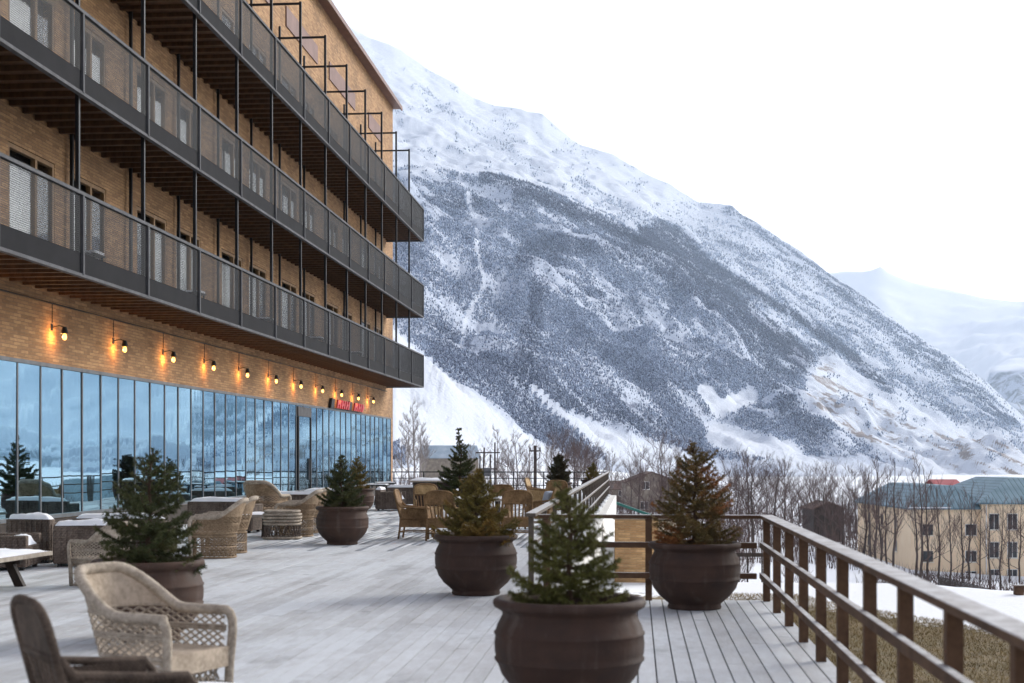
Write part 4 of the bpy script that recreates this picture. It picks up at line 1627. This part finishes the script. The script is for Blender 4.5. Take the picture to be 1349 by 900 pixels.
def wicker_chair_meshes(rimm, weave, inner, front):
    rim = MB()
    arm = lambda sg: [(.362, sg * .335, .635), (.385, sg * .335, .59), (.390, sg * .332, .52), (.385, sg * .325, .42), (.378, sg * .315, .30), (.37, sg * .305, .0)]
    path = [Vector(q) for q in reversed(arm(-1))] + [Usurf(s, rim_h(s), 0) for s in np.linspace(-1, 1, 41)] + [Vector(q) for q in arm(1)]
    rim.tube(path, [.030] * 6 + [.040 - .008 * abs(s) for s in np.linspace(-1, 1, 41)] + [.030] * 6, 10)
    lat_ = MB()
    st = np.arange(-2.2, 2.21, .088)
    for dr in (-1, 1):
        for s0 in st:
            seg = []
            for z in np.linspace(.385, .70, 22):
                s = s0 + dr * (z - .385) * 2.0
                if abs(s) <= 1.0 and z < rim_h(s) - .01 and z <= (.665 if abs(s) < .47 else .70):
                    seg.append(Usurf(s, z, 0) + Vector((.004 * dr, 0, 0)))
            if len(seg) > 1:
                lat_.tube(seg, .0075, 4, caps=False)
            seg = []
            for z in np.linspace(.02, .345, 6):
                s = s0 + dr * (z - .02) * 1.6
                if abs(s) <= 1.0:
                    seg.append(Usurf(s, z, 0, 0) + Vector((.004 * dr, 0, 0)))
            if len(seg) > 1:
                lat_.tube(seg, .006, 4, caps=False)
    for z, r_ in ((.40, .014), (.525, .011), (.545, .011), (.665, .012)):
        lim = 1.0 if z < .66 else .47
        lat_.tube([Usurf(s, z, 0) for s in np.linspace(-lim, lim, 33)], r_, 6)
    for z, r_ in ((.02, .016), (.18, .010), (.345, .014)):
        lat_.tube([Usurf(s, z, 0, 0) for s in np.linspace(-1, 1, 33)] + [Vector((.33, 0, z))], r_, 6, closed=True)
    for dr in (-1, 1):
        for y0 in np.arange(-.6, .6, .055):
            seg = [(.335, y0 + dr * (z - .02) * .7, z) for z in np.linspace(.02, .30, 4) if abs(y0 + dr * (z - .02) * .7) < .30]
            if len(seg) > 1:
                lat_.tube(seg, .006, 4, caps=False)
    inn, outb = MB(), MB()
    S, Zn = np.linspace(-.47, .47, 25), 9
    for s in S:
        top = rim_h(s)
        for j in range(Zn):
            z = .66 + (max(top - .012, .67) - .66) * j / (Zn - 1)
            q = Usurf(s, z, 0)
            inn.v.append((q.x + .012, q.y * .985, q.z))
    for s in S:
        top = rim_h(s)
        for j in range(Zn):
            z = .66 + (max(top - .012, .67) - .66) * j / (Zn - 1)
            q = Usurf(s, z, 0)
            outb.v.append((q.x - .008, q.y, q.z))
    N = len(S) * Zn
    for i in range(len(S) - 1):
        for j in range(Zn - 1):
            a = i * Zn + j
            inn.f.append((a, a + Zn, a + Zn + 1, a + 1))
            outb.f.append((a + 1, a + Zn + 1, a + Zn, a))
    seat = MB()
    out = [Usurf(s, .36, 0, 0) for s in np.linspace(-1, 1, 31)] + [Vector((.37, .30, .36)), Vector((.37, -.30, .36))]
    seat.prism([(q.x * .97, q.y * .97, .36) for q in out], (0, 0, .055))
    brd = MB().box((.375, 0, .355), (.03, .60, .13))
    return [("rim", rim.mesh("rim", rimm, True)), ("lattice", lat_.mesh("lattice", weave)), ("backrest", inn.mesh("backrest", inner, True)), ("back_weave", outb.mesh("back_weave", weave, True)),
            ("seat", seat.mesh("seat", front)), ("front_board", brd.mesh("front_board", front))]


def arch(w, z0, z1, n=14):
    pts_ = [(-w / 2, z0)]
    for i in range(n + 1):
        a = math.pi - math.pi * i / n
        c, s = math.cos(a), math.sin(a)
        pts_.append((w / 2 * math.copysign(abs(c) ** .6, c), z1 - .16 + .16 * abs(s) ** .75))
    pts_.append((w / 2, z0))
    return pts_


def slat_chair_meshes(frame, weave, panel):
    lean = lambda z: -.27 - .26 * max(0, z - .40)
    fr = MB()
    oa = arch(.56, .42, .95)
    fr.tube([(lean(z), y, z) for y, z in oa], .022, 8)
    for sg in (-1, 1):
        fr.tube([(lean(.42), sg * .28, .42), (-.29, sg * .28, .2), (-.32, sg * .28, 0)], .02, 8)
        fr.tube([(.27, sg * .29, 0), (.26, sg * .29, .40), (.28, sg * .30, .54), (.24, sg * .30, .59), (.05, sg * .30, .60), (lean(.64) + .06, sg * .285, .63), (lean(.72), sg * .275, .72)], .022, 8)
        fr.tube([(.265, sg * .285, .14), (-.30, sg * .28, .14)], .012, 6)
    fr.tube([(.265, -.29, .14), (.265, .29, .14)], .012, 6)
    fr.tube([(-.30, -.28, .14), (-.30, .28, .14)], .012, 6)
    fr.box((lean(.70), 0, .70), (.03, .53, .035))
    tp_ = [(y, z) for y, z in arch(.53, .70, .945)]
    pnl = MB().prism([(lean(z) - .008, y, z) for y, z in tp_], (.016, 0, 0))
    sl = []
    for i in range(6):
        y = -.20 + .08 * i
        sl.append(MB().prism([(lean(.42) - .008, y * .85 - .016, .42), (lean(.42) - .008, y * .85 + .016, .42), (lean(.69) - .008, y + .016, .69), (lean(.69) - .008, y - .016, .69)], (.014, 0, 0)).mesh("slat", frame))
    seat = MB().prism([(.29, -.29, .38), (.29, .29, .38), (-.28, .27, .38), (-.28, -.27, .38)], (0, 0, .05))
    sides = []
    for sg in (-1, 1):
        m = MB()
        for i in range(8):
            x0 = .235 - .5 * i / 7
            m.tube([(x0 + .035, sg * .288, .40), (x0, sg * .292, .52), (x0 + .02, sg * .297, .59)], .011, 5)
        m.box((-.01, sg * .288, .30), (.52, .016, .14))
        m.box((-.01, sg * .284, .49), (.50, .010, .20))
        sides.append(m.mesh("side_panel", weave))
    apron = MB()
    apron.box((.275, 0, .31), (.016, .54, .13))
    apron.box((-.285, 0, .31), (.016, .52, .13))
    return [("frame", fr.mesh("frame", frame, True)), ("back_panel", pnl.mesh("back_panel", panel)), ("seat", seat.mesh("seat", weave)), ("apron", apron.mesh("apron", weave))] + \
        [("slat", s) for s in sl] + [("side_panel", s) for s in sides]


CH = {
    'pale': wicker_chair_meshes(M['wicker_pale'], M['wicker_pale'], M['wicker_cream'], M['wicker_cream']),
    'tanw': wicker_chair_meshes(M['wicker_pale'], M['wicker_beige'], M['wicker_gold'], M['wicker_beige']),
    'dark': slat_chair_meshes(M['wicker_dark'], M['wicker_dark'], M['wicker_dark']),
    'tan': slat_chair_meshes(M['wicker_tan'], M['wicker_tan'], M['wicker_tan']),
    'gold': slat_chair_meshes(M['wicker_tan'], M['wicker_gold'], M['wicker_gold']),
}


def chair(kind, x, s, face, label, scale=1.0, group=None, name="wicker_armchair"):
    p = ground(x, s)
    t = thing(name, label, "chair", p, R(face), group, scale)
    for n_, me in CH[kind]:
        link(n_, me, t)
    return t


chair('pale', 200, 211, -20, "pale weathered wicker armchair with lattice sides in front of the wide brown planter", .97)
chair('dark', 152, 280, 38, "dark brown slat-back rattan armchair with its back to the pale wicker armchair", name="rattan_armchair")
chair('pale', 138, 106, 150, "low pale wicker armchair behind the wide brown planter", .85)
chair('tanw', 285, 83, 192, "golden wicker armchair facing the glazing beside the dark drooping spruce", 1.0)
chair('tanw', 300, 79, 190, "golden wicker armchair tucked behind its twin beside the low table", 1.0)
chair('tanw', 350, 60, 80, "broad woven wicker armchair with its round back to the low table", 1.15)
chair('tanw', 392, 65.5, 185, "wicker armchair behind the low wicker ottoman", 1.0)
chair('tanw', 402, 62.5, 185, "pale edged wicker armchair next to the red-brown planter", 1.0)
chair('tan', 549, 67, 0, "tan rattan armchair seen side-on at the open end of the seating group", name="rattan_armchair")
chair('tan', 586, 68.5, 82, "tan rattan armchair with its back to the yellowing spruce", name="rattan_armchair")
chair('gold', 563, 56, -75, "golden rattan armchair facing the deck before the snow covered counter", name="rattan_armchair")
chair('tan', 681, 67.5, 96, "brown slat-back rattan armchair beside the grey railing post", name="rattan_armchair")
chair('tan', 655, 58, -100, "rattan armchair half hidden behind the yellowing spruce", name="rattan_armchair")
c6 = chair('tan', 712, 59, 168, "rattan armchair holding a blue-grey cushion beside the long railing", name="rattan_armchair")
chair('tan', 733, 47.5, 95, "rattan armchair in front of the clipped brown cypress", name="rattan_armchair")
chair('gold', 711, 43, -10, "far rattan armchair left of the clipped brown cypress", name="rattan_armchair")
cu = MB().box((0, 0, 0), (.14, .44, .40)).build("cushion", M['cushion'], bevel=.05, loc=c6.matrix_basis @ Vector((-.16, 0, .64)))
cu.rotation_euler = (0, R(-15), c6.rotation_euler.z)
tag(cu, "blue-grey cushion leaning in the rattan armchair by the railing", "cushion")


def snow_lump(L, W, h, seed=0):
    m = MB()
    nx_, ny_ = 18, 10
    for i in range(nx_ + 1):
        for j in range(ny_ + 1):
            u_, v_ = i / nx_ * 2 - 1, j / ny_ * 2 - 1
            wob = 1 + .05 * math.sin(seed * 3.1 + 5 * u_) + .05 * math.sin(seed + 4 * v_)
            e = max(0.0, (1 - abs(u_) ** 6) * (1 - abs(v_) ** 5)) ** .45
            bumpy = .78 + .22 * math.sin(3.1 * u_ + seed * 1.7) * math.cos(2.3 * v_ + seed) + .06 * math.sin(11 * u_ + 7 * v_ + seed)
            m.v.append((L / 2 * u_ * (wob if abs(u_) > .9 else 1), W / 2 * v_, h * e * bumpy))
    for i in range(nx_):
        for j in range(ny_):
            a = i * (ny_ + 1) + j
            m.f.append((a, a + ny_ + 1, a + ny_ + 2, a + 1))
    return m


def sofa(x, s, rz, w, label, h=.62, snow=(True, True), group=None, name="wicker_sofa"):
    p = ground(x, s)
    t = thing(name, label, "sofa", p, R(rz), group)
    d = .78
    body = MB()
    body.box2((-w / 2, -d / 2, .05), (w / 2, d / 2, .34))
    body.box2((-w / 2, d / 2 - .16, .341), (w / 2, d / 2, h))
    body.box2((-w / 2, -d / 2, .341), (-w / 2 + .15, d / 2 - .161, h - .06))
    body.box2((w / 2 - .15, -d / 2, .341), (w / 2, d / 2 - .161, h - .06))
    body.build("body", M['wicker_box'], t, bevel=.015)
    rib = MB()
    n = int(w / .085)
    for i in range(n):
        xx = -w / 2 + .03 + (w - .06) * (i + .5) / n
        rib.box((xx, d / 2 + .004, (h + .07) / 2), (.055, .016, h - .10))
        rib.box((xx, -d / 2 - .004, .195), (.055, .016, .26))
    n = int(d / .085)
    for i in range(n):
        yy = -d / 2 + .03 + (d - .06) * (i + .5) / n
        for sg in (-1, 1):
            rib.box((sg * (w / 2 + .004), yy, (h + .01) / 2), (.016, .055, h - .16))
    rib.build("woven_ribs", M['wicker_box'], t)
    for sx in (-1, 1):
        for sy in (-1, 1):
            MB().box((sx * (w / 2 - .08), sy * (d / 2 - .08), .026), (.06, .06, .05)).build("foot", M['black'], t)
    if snow[0]:
        snow_lump(w - .34, d - .20, .15, x).build("snow_cap", M['snow'], t, smooth=True, loc=(0, -.08, .345))
    if snow[1]:
        snow_lump(w - .06, .17, .10, x + 1).build("snow_cap", M['snow'], t, smooth=True, loc=(0, d / 2 - .08, h + .002))
    return t


sofa(56, 86, 170, .75, "grey-brown wicker armchair with a thick snow cushion near the wide brown planter", .66)
sofa(112, 89, 195, .80, "boxy wicker armchair with thin snow cover beside the low pale wicker armchair", .60)
sofa(8, 92, 100, .90, "low wicker sofa end beside the snow covered table", .55, (True, False))
sofa(165, 80, 180, 1.5, "wicker sofa against the glazing behind the dark drooping spruce", .60)
sofa(297, 62, 178, 1.4, "wicker sofa with snow cushion behind the golden wicker armchairs", .66)
sofa(392, 50, 180, 1.6, "long wicker sofa with patchy snow along the glazing", .62)
sofa(430, 45, 180, 1.2, "wicker sofa beyond the red-brown planter along the glazing", .60)
sofa(515, 44, 90, .9, "wicker armchair beside the small dark tables near the hotel corner", .62)
sofa(536, 40, 180, 1.3, "far wicker sofa near the hotel corner with snow on it", .60)

# ottoman
p = ground(372, 67.5)
ot = thing("wicker_ottoman", "low woven wicker ottoman with arched base on the deck", "ottoman", p, R(10))
om = MB()
for z, k_ in ((.03, 1.0), (.30, .96), (.36, .98), (.42, 1.0), (.48, .98), (.54, .92)):
    om.tube([(.36 * k_ * math.copysign(abs(math.cos(a)) ** .6, math.cos(a)), .34 * k_ * math.copysign(abs(math.sin(a)) ** .6, math.sin(a)), z) for a in np.linspace(0, 2 * math.pi, 33)[:-1]], .026, 6, closed=True)
om.build("woven_rings", M['wicker_pale'], ot, smooth=True)
lg = MB()
for i in range(24):
    a = 2 * math.pi * i / 24
    cx, cy = math.copysign(abs(math.cos(a)) ** .6, math.cos(a)), math.copysign(abs(math.sin(a)) ** .6, math.sin(a))
    for da in (-.22, .22):
        b2 = a + da
        dx, dy = math.copysign(abs(math.cos(b2)) ** .6, math.cos(b2)), math.copysign(abs(math.sin(b2)) ** .6, math.sin(b2))
        lg.tube([(cx * .35, cy * .33, .03), (dx * .345, dy * .325, .31)], .011, 4)
lg.build("lattice", M['wicker_box'], ot)
MB().lathe([(.001, .56), (.25, .555), (.33, .53), (.335, .48), (.32, .42)], 28).build("seat", M['wicker_pale'], ot, smooth=True)


def trestle_table(loc, rz, L, W, H, label, snowy=True, group=None):
    t = thing("trestle_table", label, "table", loc, rz, group)
    n = 5
    for i in range(n):
        w = W / n
        MB().box((0, -W / 2 + w * (i + .5), H - .025), (L, w - .008, .05)).build("plank", M['table_wood'], t, bevel=.004)
    for sx in (-1, 1):
        x = sx * (L / 2 - .3)
        for sy in (-1, 1):
            MB().prism([(x - .04, sy * .06 - .05, H - .055), (x - .04, sy * .06 + .05, H - .055), (x - .04, sy * .24 + .06, 0), (x - .04, sy * .24 - .06, 0)], (.08, 0, 0)).build("leg", M['dark_wood'], t)
        MB().box((x, 0, H - .10), (.07, .5, .08)).build("bearer", M['dark_wood'], t)
    if snowy:
        m = MB()
        nx_, ny_ = 24, 12
        for i in range(nx_ + 1):
            for j in range(ny_ + 1):
                x = L * .97 * (i / nx_ - .5)
                y = W * .94 * (j / ny_ - .5)
                e = min(i, nx_ - i, (j) * 1.0, ny_ - j)
                m.v.append((x, y, H + .002 + (.03 + .012 * rng.random()) * min(1, e / 2.0)))
        for i in range(nx_):
            for j in range(ny_):
                a = i * (ny_ + 1) + j
                m.f.append((a, a + ny_ + 1, a + ny_ + 2, a + 1))
        m.build("snow_cap", M['snow'], t, smooth=True)
    return t


trestle_table((-7.85, 16.2, 0), R(88), 2.2, 1.05, .42, "low trestle table under a thin snow sheet beside the boxy wicker armchairs")
q = ground(330, 66)
trestle_table((q.x - .1, q.y + .2, 0), R(5), 1.3, .7, .45, "small low table with snow on it among the golden wicker armchairs")
q = ground(628, 62)
trestle_table((q.x, q.y, 0), R(0), 1.5, .8, .72, "dining table with snow between the rattan armchairs")
q = ground(268, 274)
ct = thing("coffee_table", "small round low table capped with snow beside the dark rattan armchair", "table", q)
MB().lathe([(.001, .40), (.30, .40), (.30, .44), (.001, .44)], 28).build("tabletop", M['table_wood'], ct)
for i in range(3):
    a = i * 2.094 + .4
    MB().tube([(.22 * math.cos(a), .22 * math.sin(a), 0), (.12 * math.cos(a), .12 * math.sin(a), .40)], .02, 8).build("leg", M['dark_wood'], ct)
MB().lathe([(.001, .50), (.15, .495), (.25, .475), (.285, .442)], 24).build("snow_cap", M['snow'], ct, smooth=True)

# snow covered counter
q = ground(573, 43)
bc = thing("bar_counter", "dark timber counter with snow covered top behind the golden rattan armchair", "counter", q, YAW)
for i in range(9):
    MB().box((-.58 + .145 * i, -.36, .42), (.135, .03, .82)).build("board", M['dark_wood'], bc)
MB().box((0, 0, .42), (1.28, .66, .80)).build("body", M['dark_wood'], bc)
MB().box((0, 0, .855), (1.45, .86, .05)).build("top", M['table_wood'], bc, bevel=.01)
snow_lump(1.40, .82, .09, 4).build("snow_cap", M['snow'], bc, smooth=True, loc=(0, 0, .882))

# small dark bistro tables near the hotel corner
for i, (x, s) in enumerate(((498, 43), (507, 40))):
    q = ground(x, s)
    bt = thing("bistro_table", "small square dark bistro table near the hotel corner", "table", q, R(20 * i), "bistro tables near the hotel corner")
    MB().box((0, 0, .73), (.62, .62, .03)).build("tabletop", M['black'], bt)
    MB().box((0, 0, .76), (.56, .56, .03)).build("snow_cap", M['snow'], bt, bevel=.012)
    for sx in (-1, 1):
        for sy in (-1, 1):
            MB().tube([(sx * .30, sy * .28, 0), (sx * .22, sy * .22, .72)], .02, 6).build("leg", M['black'], bt)

# ------------------------------------------------------------------ air
hz = MB().box2((-9600, -3800, -140), (9600, 9600, 1900)).build("haze", None)
hz["kind"] = "stuff"
hm = bpy.data.materials.new("thin_haze")
hm.use_nodes = True
hn = hm.node_tree.nodes
hn.remove(hn["Principled BSDF"])
pv = hn.new("ShaderNodeVolumePrincipled")
pv.inputs['Color'].default_value = (.70, .85, 1.0, 1)
pv.inputs['Density'].default_value = 7.5e-5
pv.inputs['Anisotropy'].default_value = .2
hm.node_tree.links.new(pv.outputs[0], hn["Material Output"].inputs['Volume'])
hz.data.materials.append(hm)
tag(hz, "thin pale winter haze filling the valley air", "haze")
